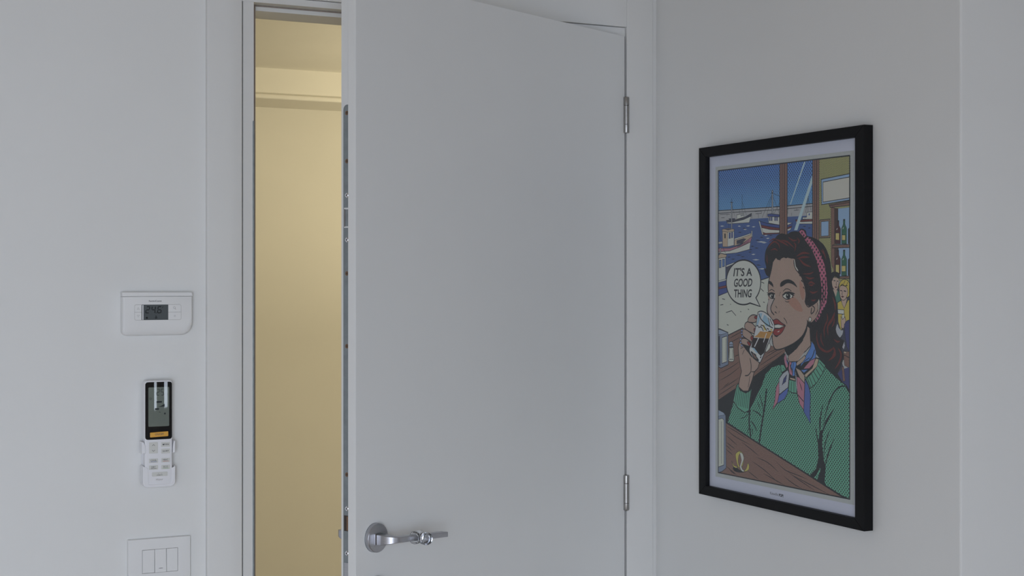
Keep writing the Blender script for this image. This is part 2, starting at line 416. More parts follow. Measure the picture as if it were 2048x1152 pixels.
# key rose with a small dark thumb turn under the handle
ks = obj('key_rose', cyl((-0.8060, 0.003, 1.0105), (-0.8060, -0.0050, 1.0105), 0.0258, 40, bev=0.0012), steel_m, door, True)
obj('thumb_turn', cyl((-0.8060, -0.0050, 1.0190), (-0.8060, -0.0250, 1.0190), 0.0085, 20, bev=0.002), dark_m, ks, True)

# clear bumper clipped on the lever: a band around it with a round pad in front
DM = Matrix.Translation((AX, AY, 0)) @ Matrix.Rotation(math.radians(26.0), 4, 'Z')
bump_e = empty('handle_bumper', DM @ Vector((-0.7420, 0.003 - 0.0435, 1.1008)), math.radians(26.0))
tag(bump_e, 'clear silicone bumper ring with round pad clipped on the door lever', 'bumper')
def ringband(x0, x1, ro, ri):
    bm = bmesh.new(); n = 28
    def el(x, r, k): 
        a = 6.28318 * k / n
        return bm.verts.new((x, r[0] * math.cos(a), r[1] * math.sin(a)))
    prof = [(x0, ri), (x0, (ro[0] - 0.0008, ro[1] - 0.0008)), (x0 + 0.0012, ro), (x1 - 0.0012, ro), (x1, (ro[0] - 0.0008, ro[1] - 0.0008)), (x1, ri)]
    rs = [[el(x, r, k) for k in range(n)] for x, r in prof]
    for i in range(len(rs)):
        a, b_ = rs[i], rs[(i + 1) % len(rs)]
        for k in range(n): bm.faces.new((a[k], a[(k + 1) % n], b_[(k + 1) % n], b_[k]))
    return bm
obj('band', ringband(-0.0105, 0.0105, (0.0128, 0.0116), (0.0106, 0.0084)), clear_m, bump_e, True)
bm = bmesh.new(); n = 28
prof = [(0.0, -0.0108), (0.0098, -0.0108), (0.0106, -0.0120), (0.0114, -0.0190), (0.0110, -0.0240), (0.0092, -0.0275), (0.0055, -0.0296), (0.0, -0.0300)]
rs = [[bm.verts.new((r * math.cos(6.28318 * k / n), y, r * math.sin(6.28318 * k / n) - 0.0005)) for k in range(n)] for r, y in prof[1:-1]]
c0 = bm.verts.new((0, prof[0][1], -0.0005)); c1 = bm.verts.new((0, prof[-1][1], -0.0005))
for a, b_ in zip(rs, rs[1:]):
    for k in range(n): bm.faces.new((a[k], a[(k + 1) % n], b_[(k + 1) % n], b_[k]))
for k in range(n): bm.faces.new((c0, rs[0][(k + 1) % n], rs[0][k])); bm.faces.new((c1, rs[-1][k], rs[-1][(k + 1) % n]))
obj('pad', bm, clear_m, bump_e, True)

# ------------------------------------------------------------------ thermostat
th = empty('thermostat', (0.6578, 0, 1.4570)); tag(th, 'white wall thermostat with a grey display reading 24.6, above the remote control', 'thermostat')
TX, TZ0 = 0.6578, 1.4570
def L(x): return x - TX
def Z(z): return z - TZ0
# body: outline with a large radius at lower right, front rounding back towards the bottom
out = rrect(L(0.5912), L(0.7246), Z(1.4570), Z(1.5304), (0.010, 0.022, 0.0003, 0.0003), 10)
bm = bmesh.new(); rings = []
for ins, zi, y in ((0, 0, -0.0005), (0, 0, -0.0105), (0.0004, 0.0012, -0.0130), (0.0010, 0.0040, -0.0152), (0.0018, 0.0095, -0.0170), (0.0026, 0.0160, -0.0178), (0.0034, 0.0220, -0.0180)):
    ring = []
    for x, z in out:
        sx = 1 - 2 * ins / 0.1334; zz = z * (1 - zi / 0.05) + zi if z < 0.05 else z
        ring.append(bm.verts.new((x * sx, y, zz)))
    rings.append(ring)
for a, b_ in zip(rings, rings[1:]):
    for i in range(len(a)): bm.faces.new((a[i], a[(i + 1) % len(a)], b_[(i + 1) % len(a)], b_[i]))
bm.faces.new(rings[-1]); bm.faces.new(list(reversed(rings[0])))
obj('body', bm, plas_m, th, True)
obj('top_strip', prism([(L(0.5912), Z(1.5308)), (L(0.7246), Z(1.5308)), (L(0.7240), Z(1.5355)), (L(0.7225), Z(1.5388)), (L(0.5912), Z(1.5391))], -0.0005, -0.0172, 0.0012), plas_m, th)
obj('button_surround', prism(rrect(L(0.6135), L(0.7019), Z(1.4861), Z(1.5155), 0.0034), -0.0170, -0.01805, 0.0), groove_m, th)
yb = -0.0186
for (x0, x1, z0, z1, rr) in ((0.6139, 0.6268, 1.5013, 1.5151, (0, 0, 0, .003)), (0.6139, 0.6268, 1.4865, 1.5009, (.003, 0, 0, 0)), (0.6772, 0.7015, 1.5011, 1.5151, (0, 0, .003, 0)), (0.6772, 0.7015, 1.4865, 1.5007, (0, .003, 0, 0))):
    obj('button', prism(rrect(L(x0), L(x1), Z(z0), Z(z1), rr), -0.0172, yb, 0.0003), plas_m, th)
disp = obj('display', prism(rrect(L(0.6270), L(0.6769), Z(1.4866), Z(1.5153), 0.0004), -0.0172, -0.0184), lcd_m, th)
obj('display_bevel', prism(rrect(L(0.6282), L(0.6301), Z(1.4868), Z(1.5146), 0.0004), -0.0180, -0.0187), plas2_m, disp)
def segdigit(bm, ch, x, z, wd, ht, t, y, slant=0.12):
    on = {'0': 'abcdef', '1': 'bc', '2': 'abged', '4': 'fgbc', '5': 'afgcd', '6': 'afgedc', '7': 'abc', '3': 'abgcd'}[ch]
    h = ht / 2
    sg = {'a': (t, wd - t, ht - t, ht), 'g': (t, wd - t, h - t / 2, h + t / 2), 'd': (t, wd - t, 0, t), 'f': (0, t, h + t * .4, ht - t * .4), 'b': (wd - t, wd, h + t * .4, ht - t * .4), 'e': (0, t, t * .4, h - t * .4), 'c': (wd - t, wd, t * .4, h - t * .4)}
    for c in on:
        x0, x1, z0, z1 = sg[c]
        flat([[(x + x0 + slant * z0, z + z0), (x + x1 + slant * z0, z + z0), (x + x1 + slant * z1, z + z1), (x + x0 + slant * z1, z + z1)]], y, bm)
yd = -0.01845
bm = bmesh.new()
for ch, x in (('2', 0.6336), ('4', 0.6444), ('6', 0.6558)): segdigit(bm, ch, L(x), Z(1.4990), 0.0078, 0.0132, 0.0015, yd)
flat([rrect(L(0.6532), L(0.6546), Z(1.4990), Z(1.5004), 0.0004)], yd, bm)
flat([[(L(0.6366) + 0.0019 * math.cos(k * .5236), Z(1.4905) + 0.0019 * math.sin(k * .5236)) for k in range(12)]], yd, bm)
obj('digits', bm, seg_m, disp)
bm = flat([rrect(L(0.6520), L(0.6562), Z(1.4888), Z(1.4922), 0.0006), [(L(0.6525), Z(1.4925)), (L(0.6557), Z(1.4925)), (L(0.6548), Z(1.4945)), (L(0.6534), Z(1.4945))], rrect(L(0.6532), L(0.6538), Z(1.4940), Z(1.4954), 0.0002), rrect(L(0.6662), L(0.6690), Z(1.5110), Z(1.5116), 0.0002), rrect(L(0.6654), L(0.6668), Z(1.5092), Z(1.5112), 0.0003)], yd)
obj('symbols', bm, segf_m, disp)
bm = lettering(bmesh.new(), 'FantiniCosmi', L(0.6406), L(0.6643), Z(1.5208), Z(1.5236), -0.0182, 0.015)
obj('lettering', bm, prt_m, th)
bm = bmesh.new()
def ringmark(bm, cx, cz, r, t, y, n=16, a0=0, a1=360):
    for k in range(n):
        a = math.radians(a0 + (a1 - a0) * k / n); c = math.radians(a0 + (a1 - a0) * (k + 1) / n)
        flat([[(cx + r * math.cos(a), cz + r * math.sin(a)), (cx + r * math.cos(c), cz + r * math.sin(c)), (cx + (r - t) * math.cos(c), cz + (r - t) * math.sin(c)), (cx + (r - t) * math.cos(a), cz + (r - t) * math.sin(a))]], y, bm)
def tri(bm, cx, cz, r, t, y, up):
    s = 1 if up else -1
    p = [(cx - r, cz - s * r * .8), (cx, cz + s * r), (cx + r, cz - s * r * .8)]
    q = [(cx - r + 1.9 * t, cz - s * (r * .8 - t)), (cx, cz + s * (r - 2 * t)), (cx + r - 1.9 * t, cz - s * (r * .8 - t))]
    for i in range(3): j = (i + 1) % 3; flat([[p[i], p[j], q[j], q[i]]], y, bm)
tri(bm, L(0.6204), Z(1.5082), 0.0024, 0.0004, yb - 0.00005, True); tri(bm, L(0.6204), Z(1.4940), 0.0024, 0.0004, yb - 0.00005, False)
obj('arrow_marks', bm, prtl_m, th)
bm = bmesh.new(); ringmark(bm, L(0.6885), Z(1.5095), 0.0022, 0.0006, yb - 0.00005)
flat([[(L(0.6895), Z(1.5078)), (L(0.6903), Z(1.5084)), (L(0.6916), Z(1.5060)), (L(0.6909), Z(1.5056))]], yb - 0.00005, bm)
ringmark(bm, L(0.6895), Z(1.4937), 0.0014, 0.0005, yb - 0.00005)
obj('button_marks', bm, prtl_m, th)

# ------------------------------------------------------------------ remote control in its wall holder
rh = empty('remote_holder', (0.6575, 0, 1.170)); tag(rh, 'white plastic wall holder cupping the remote control', 'holder')
RX, RZ = 0.6575, 1.170
def X(x): return x - RX
def V(z): return z - RZ
obj('back_plate', prism(rrect(X(0.6300), X(0.6870), V(1.172), V(1.2565), 0.006), -0.0004, -0.0050, 0.001), plas2_m, rh)
# pocket: bottom, two cheeks and a low front lip
pk = bmesh.new()
pts = rrect(X(0.6275), X(0.6886), V(1.1710), V(1.2110), (0.010, 0.010, 0.0, 0.0), 8)
inn = [(X(0.6372), V(1.2075)), (X(0.6384), V(1.1800)), (X(0.6392), V(1.1764)), (X(0.6772), V(1.1764)), (X(0.6802), V(1.1778)), (X(0.6816), V(1.1805)), (X(0.6822), V(1.2060))]
shape = [(X(0.6372), V(1.2075)), (X(0.6275), V(1.2120))] + [p for p in pts if p[1] < V(1.205)] + [(X(0.6886), V(1.2095)), (X(0.6822), V(1.2060))] + list(reversed(inn))[1:-1]
obj('pocket_front', prism(shape, -0.0235, -0.0262, 0.0008), plas2_m, rh)
sh = [p for p in pts if p[1] < V(1.2085)]
bm = bmesh.new()
orr = [(X(0.6275), V(1.2120))] + sh + [(X(0.6886), V(1.2095))]
cxm = X(0.65805)
irr = [((p[0] - cxm) * 0.93 + cxm, max(p[1], V(1.1732)) if True else p[1]) for p in orr]
a0 = [bm.verts.new((x, -0.0040, z)) for x, z in orr]; a1 = [bm.verts.new((x, -0.0240, z)) for x, z in orr]
b0 = [bm.verts.new((x, -0.0040, z)) for x, z in irr]; b1 = [bm.verts.new((x, -0.0240, z)) for x, z in irr]
for i in range(len(orr) - 1):
    bm.faces.new((a0[i], a0[i + 1], a1[i + 1], a1[i])); bm.faces.new((b0[i + 1], b0[i], b1[i], b1[i + 1])); bm.faces.new((a1[i], a1[i + 1], b1[i + 1], b1[i]))
for i in (0, len(orr) - 1): bm.faces.new((a0[i], a1[i], b1[i], b0[i]))
obj('pocket_side', bm, plas2_m, rh)
cl = [(X(0.6258), V(1.2352)), (X(0.6325), V(1.2352)), (X(0.6330), V(1.2420)), (X(0.6322), V(1.2490)), (X(0.6305), V(1.2545)), (X(0.6285), V(1.2572)), (X(0.6258), V(1.2572))]
obj('clip', prism(cl, -0.0035, -0.0270, 0.0012), plas2_m, rh)
cr_ = [(X(0.6840), V(1.2346)), (X(0.6886), V(1.2346)), (X(0.6886), V(1.2574)), (X(0.6864), V(1.2574)), (X(0.6850), V(1.2530)), (X(0.6842), V(1.2450))]
obj('clip', prism(cr_, -0.0035, -0.0270, 0.0012), plas2_m, rh)

rc = empty('remote_control', (0.6575, -0.0052, 1.1738)); tag(rc, 'white remote control with black screen panel and amber power button', 'remote control')
RZ2 = 1.1738
def V(z): return z - RZ2
YF = -0.0200                                   # front face in local depth
obj('body', prism(rrect(X(0.6312), X(0.6833), V(1.1745), V(1.3722), (0.006, 0.006, 0.0055, 0.0055), 6), -0.001, YF, 0.0022, 3), plas2_m, rc, True)
# glossy convex screen panel
def convex(x0, x1, z0, z1, r, yb_, bulge, m, name, parent, yoff=0.0):
    o = rrect(x0, x1, z0, z1, r, 5); bm = bmesh.new(); nx = 14
    xm = (x0 + x1) / 2; hw = (x1 - x0) / 2
    def yy(x): return yb_ - yoff - bulge * (1 - ((x - XM) / HWM) ** 2)
    cols = []
    for k in range(nx + 1):
        x = x0 + (x1 - x0) * (0.5 - 0.5 * math.cos(math.pi * k / nx))
        x = min(max(x, x0 + 1e-5), x1 - 1e-5)
        d = min(x - x0, x1 - x); inset = r - math.sqrt(max(0, r * r - (r - d) ** 2)) if d < r else 0
        cols.append((x, z0 + inset, z1 - inset))
    fr = [(bm.verts.new((x, yy(x), a)), bm.verts.new((x, yy(x), b_))) for x, a, b_ in cols]
    bk = [(bm.verts.new((x, yb_ + 0.001, a)), bm.verts.new((x, yb_ + 0.001, b_))) for x, a, b_ in cols]
    for k in range(nx):
        bm.faces.new((fr[k][0], fr[k + 1][0], fr[k + 1][1], fr[k][1]))
        bm.faces.new((bk[k][0], fr[k][0], fr[k][1], bk[k][1])) if k == 0 else None
        bm.faces.new((fr[k][0], bk[k][0], bk[k + 1][0], fr[k + 1][0])); bm.faces.new((fr[k][1], fr[k + 1][1], bk[k + 1][1], bk[k][1]))
        bm.faces.new((bk[k][0], bk[k][1], bk[k + 1][1], bk[k + 1][0]))
    bm.faces.new((bk[-1][0], bk[-1][1], fr[-1][1], fr[-1][0]))
    return obj(name, bm, m, parent, True)
XM, HWM = X(0.65725), 0.0252
panel = convex(X(0.6321), X(0.6824), V(1.2610), V(1.3695), 0.0045, YF, 0.0009, blackgl_m, 'screen_panel', rc, 0.0002)
lcd = convex(X(0.6378), X(0.6770), V(1.2856), V(1.3596), 0.0015, YF, 0.0009, lcd2_m, 'display', panel, 0.0004)
def yl(x): return YF - 0.00048 - 0.0009 * (1 - ((x - XM) / HWM) ** 2)
yq = YF - 0.00150
bm = bmesh.new()
segdigit(bm, '2', X(0.6530), V(1.3440), 0.0058, 0.0125, 0.0010, yq, 0.0); segdigit(bm, '5', X(0.6610), V(1.3440), 0.0058, 0.0125, 0.0010, yq, 0.0)
flat([rrect(X(0.6530), X(0.6630), V(1.3302), V(1.3335), 0.0003), [(X(0.6562), V(1.3225)), (X(0.6682), V(1.3225)), (X(0.6682), V(1.3278)), (X(0.6650), V(1.3262)), (X(0.6610), V(1.3240))], rrect(X(0.6500), X(0.6575), V(1.3170), V(1.3202), 0.0003), [(X(0.6570), V(1.3134)), (X(0.6605), V(1.3126)), (X(0.6605), V(1.3118)), (X(0.6570), V(1.3126))], rrect(X(0.6672), X(0.6702), V(1.3080), V(1.3110), 0.0003)], yq, bm)
ringmark(bm, X(0.6418), V(1.3382), 0.0020, 0.0005, yq)
obj('symbols', bm, segf_m, lcd)
bm = bmesh.new()
for ch, x in (('0', 0.6535), ('7', 0.6572), ('1', 0.6612), ('6', 0.6668)): segdigit(bm, ch, X(x), V(1.2948), 0.0030, 0.0052, 0.0005, yq, 0.0)
flat([rrect(X(0.6380), X(0.6768), V(1.2922), V(1.2925), 0.0001), rrect(X(0.6470), X(0.6473), V(1.2930), V(1.3560), 0.0001)], yq, bm)
obj('clock_digits', bm, mat('lcd_segment_trace', (0.12, 0.14, 0.13), 0.4, noise=0.02), lcd)
pb = obj('power_button', prism([(p[0], p[1] + 0.0006 * (p[0] - X(0.6578)) / 0.017) for p in rrect(X(0.6408), X(0.6750), V(1.2660), V(1.2752), 0.0012)], YF - 0.0006, YF - 0.0024, 0.0004), amber_m, rc)
obj('lettering', lettering(bmesh.new(), 'ON/OFF', X(0.6500), X(0.6662), V(1.2690), V(1.2727), YF - 0.00245, 0.005), prt_m, pb)
def key(x0, x1, z0, z1, txt=None, tx=None, bar=None):
    k = obj('button', prism(rrect(X(x0), X(x1), V(z0), V(z1), 0.0012), YF + 0.0005, YF - 0.0008, 0.0003), btn_m, rc)
    yk = YF - 0.00085
    if txt: obj('lettering', lettering(bmesh.new(), txt, X(tx[0]), X(tx[1]), V(tx[2]), V(tx[3]), yk, 0.012), prt_m, k)
    if bar: obj('underline', flat([rrect(X(bar[0]), X(bar[1]), V(bar[2]), V(bar[2] + 0.0007), 0.0001)], yk), bar[3], k)
    return k
k = key(0.6390, 0.6557, 1.2350, 1.2560)
bm = bmesh.new(); yk = YF - 0.00085
for s, zc in ((1, 1.2508), (-1, 1.2400)):
    xm = X(0.6474)
    flat([[(xm - 0.0028, V(zc) - s * 0.0013), (xm - 0.0022, V(zc) - s * 0.0017), (xm, V(zc) + s * 0.0008), (xm, V(zc) + s * 0.0017)], [(xm + 0.0028, V(zc) - s * 0.0013), (xm + 0.0022, V(zc) - s * 0.0017), (xm, V(zc) + s * 0.0008), (xm, V(zc) + s * 0.0017)]], yk, bm)
obj('arrow_marks', bm, prt_m, k)
k = key(0.6620, 0.6786, 1.2466, 1.2552, 'FAN', (0.6678, 0.6762, 1.2496, 1.2527))
bm = bmesh.new()
for a in (0, 45, 90, 135):
    c, s = math.cos(math.radians(a)), math.sin(math.radians(a)); cx_, cz_ = X(0.6660), V(1.2510); t = 0.00035; r = 0.0016
    flat([[(cx_ - c * r - s * t, cz_ - s * r + c * t), (cx_ + c * r - s * t, cz_ + s * r + c * t), (cx_ + c * r + s * t, cz_ + s * r - c * t), (cx_ - c * r + s * t, cz_ - s * r - c * t)]], yk, bm)
obj('fan_mark', bm, prt_m, k)
key(0.6622, 0.6787, 1.2340, 1.2427, 'QUIET', (0.6645, 0.6763, 1.2368, 1.2400))
key(0.6390, 0.6560, 1.2172, 1.2252, 'COOL', (0.6420, 0.6532, 1.2204, 1.2234), (0.6420, 0.6532, 1.2190, blue_m))
key(0.6622, 0.6787, 1.2172, 1.2250, 'HEAT', (0.6652, 0.6750, 1.2206, 1.2236), (0.6652, 0.6762, 1.2190, red_m))
key(0.6390, 0.6560, 1.2044, 1.2124, 'DRY', (0.6434, 0.6515, 1.2078, 1.2107), (0.6422, 0.6532, 1.2060, prt_m))
key(0.6622, 0.6787, 1.2042, 1.2120, 'ECO', (0.6664, 0.6745, 1.2076, 1.2105), (0.6655, 0.6755, 1.2059, green_m))
k = key(0.6446, 0.6740, 1.1914, 1.1994, 'HUMIDITY', (0.6535, 0.6648, 1.1928, 1.1946))
bm = bmesh.new()
lettering(bm, 'SET', X(0.6556), X(0.6590), V(1.1954), V(1.1974), yk, 0.01); lettering(bm, 'SW', X(0.6610), X(0.6640), V(1.1954), V(1.1974), yk, 0.01)
obj('small_print', bm, prtl_m, k)
obj('lettering', lettering(bmesh.new(), 'Haier', X(0.6526), X(0.6655), V(1.1836), V(1.1872), YF - 0.00005, 0.0), groove_m, rc)

# ------------------------------------------------------------------ light switch
sw = empty('light_switch', (0.6631, 0, 0.9880)); tag(sw, 'white wall plate with three rocker switches below the remote control', 'switch')
def X(x): return x - 0.6631
def V(z): return z - 0.9880
bm = bmesh.new()
o_ = rrect(X(0.6036), X(0.7226), V(0.9880), V(1.0718), 0.0012, 3)
i_ = rrect(X(0.6302), X(0.6980), V(1.0064), V(1.0512), 0.0004, 3)
R0 = [bm.verts.new((x, -0.0004, z)) for x, z in o_]; R1 = [bm.verts.new((x, -0.0060, z)) for x, z in o_]
R2 = [bm.verts.new((x * 0.985, -0.0076, V(1.0299) + (z - V(1.0299)) * 0.98)) for x, z in o_]
R3 = [bm.verts.new((x * 1.12, -0.0088, V(1.0288) + (z - V(1.0288)) * 1.16)) for x, z in i_]
R4 = [bm.verts.new((x, -0.0086, z)) for x, z in i_]; R5 = [bm.verts.new((x, -0.0030, z)) for x, z in i_]
for a, b_ in ((R0, R1), (R1, R2), (R2, R3), (R3, R4), (R4, R5)):
    for i in range(len(a)): bm.faces.new((a[i], a[(i + 1) % len(a)], b_[(i + 1) % len(a)], b_[i]))
obj('plate', bm, plas_m, sw, True)
obj('module_frame', box(X(0.6302), X(0.6980), -0.0052, -0.0030, V(1.0064), V(1.0512)), groove_m, sw)
for k, (x0, x1, tl) in enumerate(((0.6308, 0.6532, 0.0), (0.6540, 0.6757, 0.0012), (0.6765, 0.6974, 0.0003))):
    bm = box(X(x0), X(x1), -0.0090, -0.0050, V(1.0070), V(1.0506), 0.0006, 2)
    for v in bm.verts:
        if v.co.y < -0.006: v.co.y += tl * (v.co.z - V(1.0288)) / 0.022
    r = obj('rocker', bm, plas_m, sw)
    if k == 1: obj('indicator_mark', flat([[(X(0.6612), V(1.0143)), (X(0.6690), V(1.0143)), (X(0.6690), V(1.0149)), (X(0.6650), V(1.0153)), (X(0.6612), V(1.0149))]], -0.0090 - 0.0012 * 0.7), prt_m, r)

# ------------------------------------------------------------------ framed poster on the right wall
# local frame of the picture: x to the right along the wall (world -y), y into the wall (world +x), z up
pic = empty('framed_poster', (XR, -0.4722, 1.1125), -H90)
tag(pic, 'tall black framed comic poster of a woman drinking coffee by the harbour', 'picture')
PW, PH = 0.2647, 0.7270
fw_ = 0.0245
def mitre(pts, y0=0.0, bev=0.0012):
    return prism(pts, -0.0015, -0.0225, bev, 2)
a, b_, c_, d_ = (-PW, 0.0), (PW, 0.0), (PW, PH), (-PW, PH)
ia, ib, ic, id_ = (-PW + fw_, 0.0195), (PW - fw_, 0.0195), (PW - fw_, PH - 0.0205), (-PW + fw_, PH - 0.0205)
for q in ((a, b_, ib, ia), (b_, c_, ic, ib), (c_, d_, id_, ic), (d_, a, ia, id_)):
    obj('frame_rail', mitre(q), black_m, pic)
obj('backing', box(-PW + 0.012, PW - 0.012, -0.0085, -0.0012, 0.010, PH - 0.010), black_m, pic)
obj('mount_board', box(-PW + 0.018, PW - 0.018, -0.0115, -0.0086, 0.014, PH - 0.014), matb_m, pic)
sheet = obj('poster_sheet', box(-0.2180, 0.2260, -0.0118, -0.0116, 0.0412, 0.6845), paper_m, pic)
obj('glazing', box(-PW + 0.019, PW - 0.019, -0.0160, -0.0150, 0.015, PH - 0.015), glaz_m, pic)

ILL = 1.0 / s2l(156)          # printed colours are given as seen next to the mount board
def ink(name, rgb, dots=None, rough=0.65, nz=0.05, grain=None):
    """printed colour; dots=(pitch m, radius, dot rgb, fade) adds a staggered half-tone screen"""
    m = bpy.data.materials.new('print_' + name); m.use_nodes = True
    nt = m.node_tree; N = nt.nodes; Lk = nt.links; b = N['Principled BSDF']
    b.inputs['Roughness'].default_value = rough; b.inputs['Specular IOR Level'].default_value = 0.25
    def lin(c):
        q = [s2l(v) * ILL * 0.80 for v in c]; g = 0.3 * q[0] + 0.55 * q[1] + 0.15 * q[2]
        q = [g + (v - g) * 0.88 for v in q]
        return (min(0.85, q[0] * 1.02), min(0.85, q[1]), min(0.85, q[2] * 0.92), 1)
    uv = N.new('ShaderNodeUVMap')
    def math_(op, a_, b2=None):
        n = N.new('ShaderNodeMath'); n.operation = op
        for i, v in enumerate((a_, b2)):
            if v is None: continue
            if isinstance(v, (int, float)): n.inputs[i].default_value = v
            else: Lk.new(v, n.inputs[i])
        return n.outputs[0]
    sp = N.new('ShaderNodeSeparateXYZ'); Lk.new(uv.outputs[0], sp.inputs[0])
    nzt = N.new('ShaderNodeTexNoise'); nzt.inputs['Scale'].default_value = grain or 900; nzt.inputs['Detail'].default_value = 2
    Lk.new(uv.outputs[0], nzt.inputs['Vector'])
    rp = N.new('ShaderNodeValToRGB'); rp.color_ramp.elements[0].position = 0.35; rp.color_ramp.elements[1].position = 0.65
    base = lin(rgb) if not isinstance(rgb[0], tuple) else None
    if base:
        rp.color_ramp.elements[0].color = tuple(v * (1 - nz) for v in base[:3]) + (1,); rp.color_ramp.elements[1].color = tuple(min(1, v * (1 + nz)) for v in base[:3]) + (1,)
        Lk.new(nzt.outputs[0], rp.inputs[0]); col = rp.outputs[0]
    else:                                     # printed vertical blend between two inks
        mr = N.new('ShaderNodeMapRange'); mr.inputs[1].default_value = 0.49; mr.inputs[2].default_value = 0.626
        Lk.new(sp.outputs[1], mr.inputs[0])
        rp.color_ramp.elements[0].position = 0; rp.color_ramp.elements[1].position = 1
        rp.color_ramp.elements[0].color = lin(rgb[0]); rp.color_ramp.elements[1].color = lin(rgb[1])
        Lk.new(mr.outputs[0], rp.inputs[0]); col = rp.outputs[0]
    if dots:
        pitch, rad, dcol, fade = dots
        px = math_('DIVIDE', sp.outputs[0], pitch); py = math_('DIVIDE', sp.outputs[1], pitch)
        ds = []
        for off in (0.0, 0.5):
            fx = math_('SUBTRACT', math_('FRACT', math_('ADD', px, off + 10)), 0.5); fy = math_('SUBTRACT', math_('FRACT', math_('ADD', py, off + 10)), 0.5)
            ds.append(math_('SQRT', math_('ADD', math_('MULTIPLY', fx, fx), math_('MULTIPLY', fy, fy))))
        dd = math_('MINIMUM', ds[0], ds[1])
        if fade:
            mr2 = N.new('ShaderNodeMapRange'); mr2.inputs[1].default_value = fade[0]; mr2.inputs[2].default_value = fade[1]; mr2.inputs[3].default_value = 0.0; mr2.inputs[4].default_value = rad
            Lk.new(sp.outputs[1], mr2.inputs[0]); rr = mr2.outputs[0]
        else: rr = rad
        msk = math_('LESS_THAN', dd, rr)
        mx = N.new('ShaderNodeMix'); mx.data_type = 'RGBA'
        Lk.new(msk, mx.inputs[0]); Lk.new(col, mx.inputs[6]); mx.inputs[7].default_value = lin(dcol)
        col = mx.outputs[2]
    Lk.new(col, b.inputs['Base Color'])
    return m
DK = (34, 37, 42)
INK = dict(
    ink=ink('black', (30, 32, 36)), sky=ink('sky', ((80, 130, 160), (62, 104, 164)), (0.0072, 0.23, (38, 50, 92), (0.515, 0.60))),
    stone=ink('stone', (134, 134, 138)), sea=ink('sea', (53, 75, 122)), paper=ink('white', (160, 162, 156)), cream=ink('cream', (156, 158, 150), nz=0.08),
    slate=ink('slate', (52, 54, 70)), navy=ink('navy', (50, 64, 118)), navyl=ink('pane_blue', (70, 95, 140)), redd=ink('hull_red', (98, 46, 48)), pink=ink('hull_pink', (140, 92, 108)),
    greyl=ink('mast_grey', (122, 124, 130)), tan=ink('tan', (150, 132, 112)), glare=ink('glare', (140, 165, 180)), wood=ink('wood', (104, 76, 68), nz=0.25, grain=600),
    woodl=ink('wood_light', (112, 92, 80), nz=0.2), woodd=ink('wood_dark', (62, 46, 44), nz=0.2), woodn=ink('bar_wood', (104, 78, 70), nz=0.35, grain=700),
    olive=ink('olive', (134, 132, 88), (0.0042, 0.20, (52, 54, 40), None)), bluel=ink('pale_blue', (112, 138, 168)), sign=ink('sign_paper', (156, 154, 148)),
    wine=ink('bottle_wine', (62, 30, 34)), bgreen=ink('bottle_green', (38, 84, 64)), label=ink('label', (160, 146, 84)),
    greend=ink('jacket_green', (52, 98, 86)), skinl=ink('small_faces', (152, 130, 118)), yellow=ink('yellow', (157, 140, 52)), lemon=ink('lemon', (152, 142, 62)),
    dotsw=ink('dotted_white', (150, 152, 160), (0.0040, 0.17, (50, 54, 74), None)), navyd=ink('dotted_navy', (52, 56, 104), (0.0034, 0.20, (36, 38, 66), None)),
    silver=ink('napkin_box', (96, 106, 128), nz=0.12), silverl=ink('napkin_box_light', (118, 130, 150), nz=0.1), hair=ink('hair', (32, 31, 35)), hairr=ink('hair_red', (88, 34, 32), nz=0.2),
    skin=ink('skin', (156, 132, 120), (0.0031, 0.235, (84, 70, 68), None)), skinp=ink('skin_pale', (154, 142, 140), (0.0031, 0.18, (84, 74, 74), None)), blush=ink('blush', (157, 116, 100), (0.0031, 0.235, (84, 62, 58), None)),
    lip=ink('lips', (118, 36, 38)), band=ink('hair_band', (150, 80, 104), (0.0110, 0.20, DK, None)), green=ink('sweater', (76, 136, 114), (0.0074, 0.22, (30, 40, 44), None)), greens=ink('rib_knit', (74, 132, 112), nz=0.1),
    sblue=ink('scarf_blue', (66, 104, 164)), sblue2=ink('scarf_blue_two', (66, 86, 150)), spink=ink('scarf_pink', (148, 94, 112)), tand=ink('scarf_tan', (152, 134, 122), (0.0040, 0.16, (70, 60, 64), None)), sdot=ink('scarf_dotted', (66, 88, 150), (0.0036, 0.18, (44, 52, 92), None)),
    bead=ink('bead', (104, 116, 160)), glass=ink('glass', (160, 164, 164)), blueg=ink('glass_blue', (112, 142, 162)), crema=ink('crema', (150, 108, 48), nz=0.15), coffee=ink('coffee', (34, 27, 28)))
KEYS = list(INK)
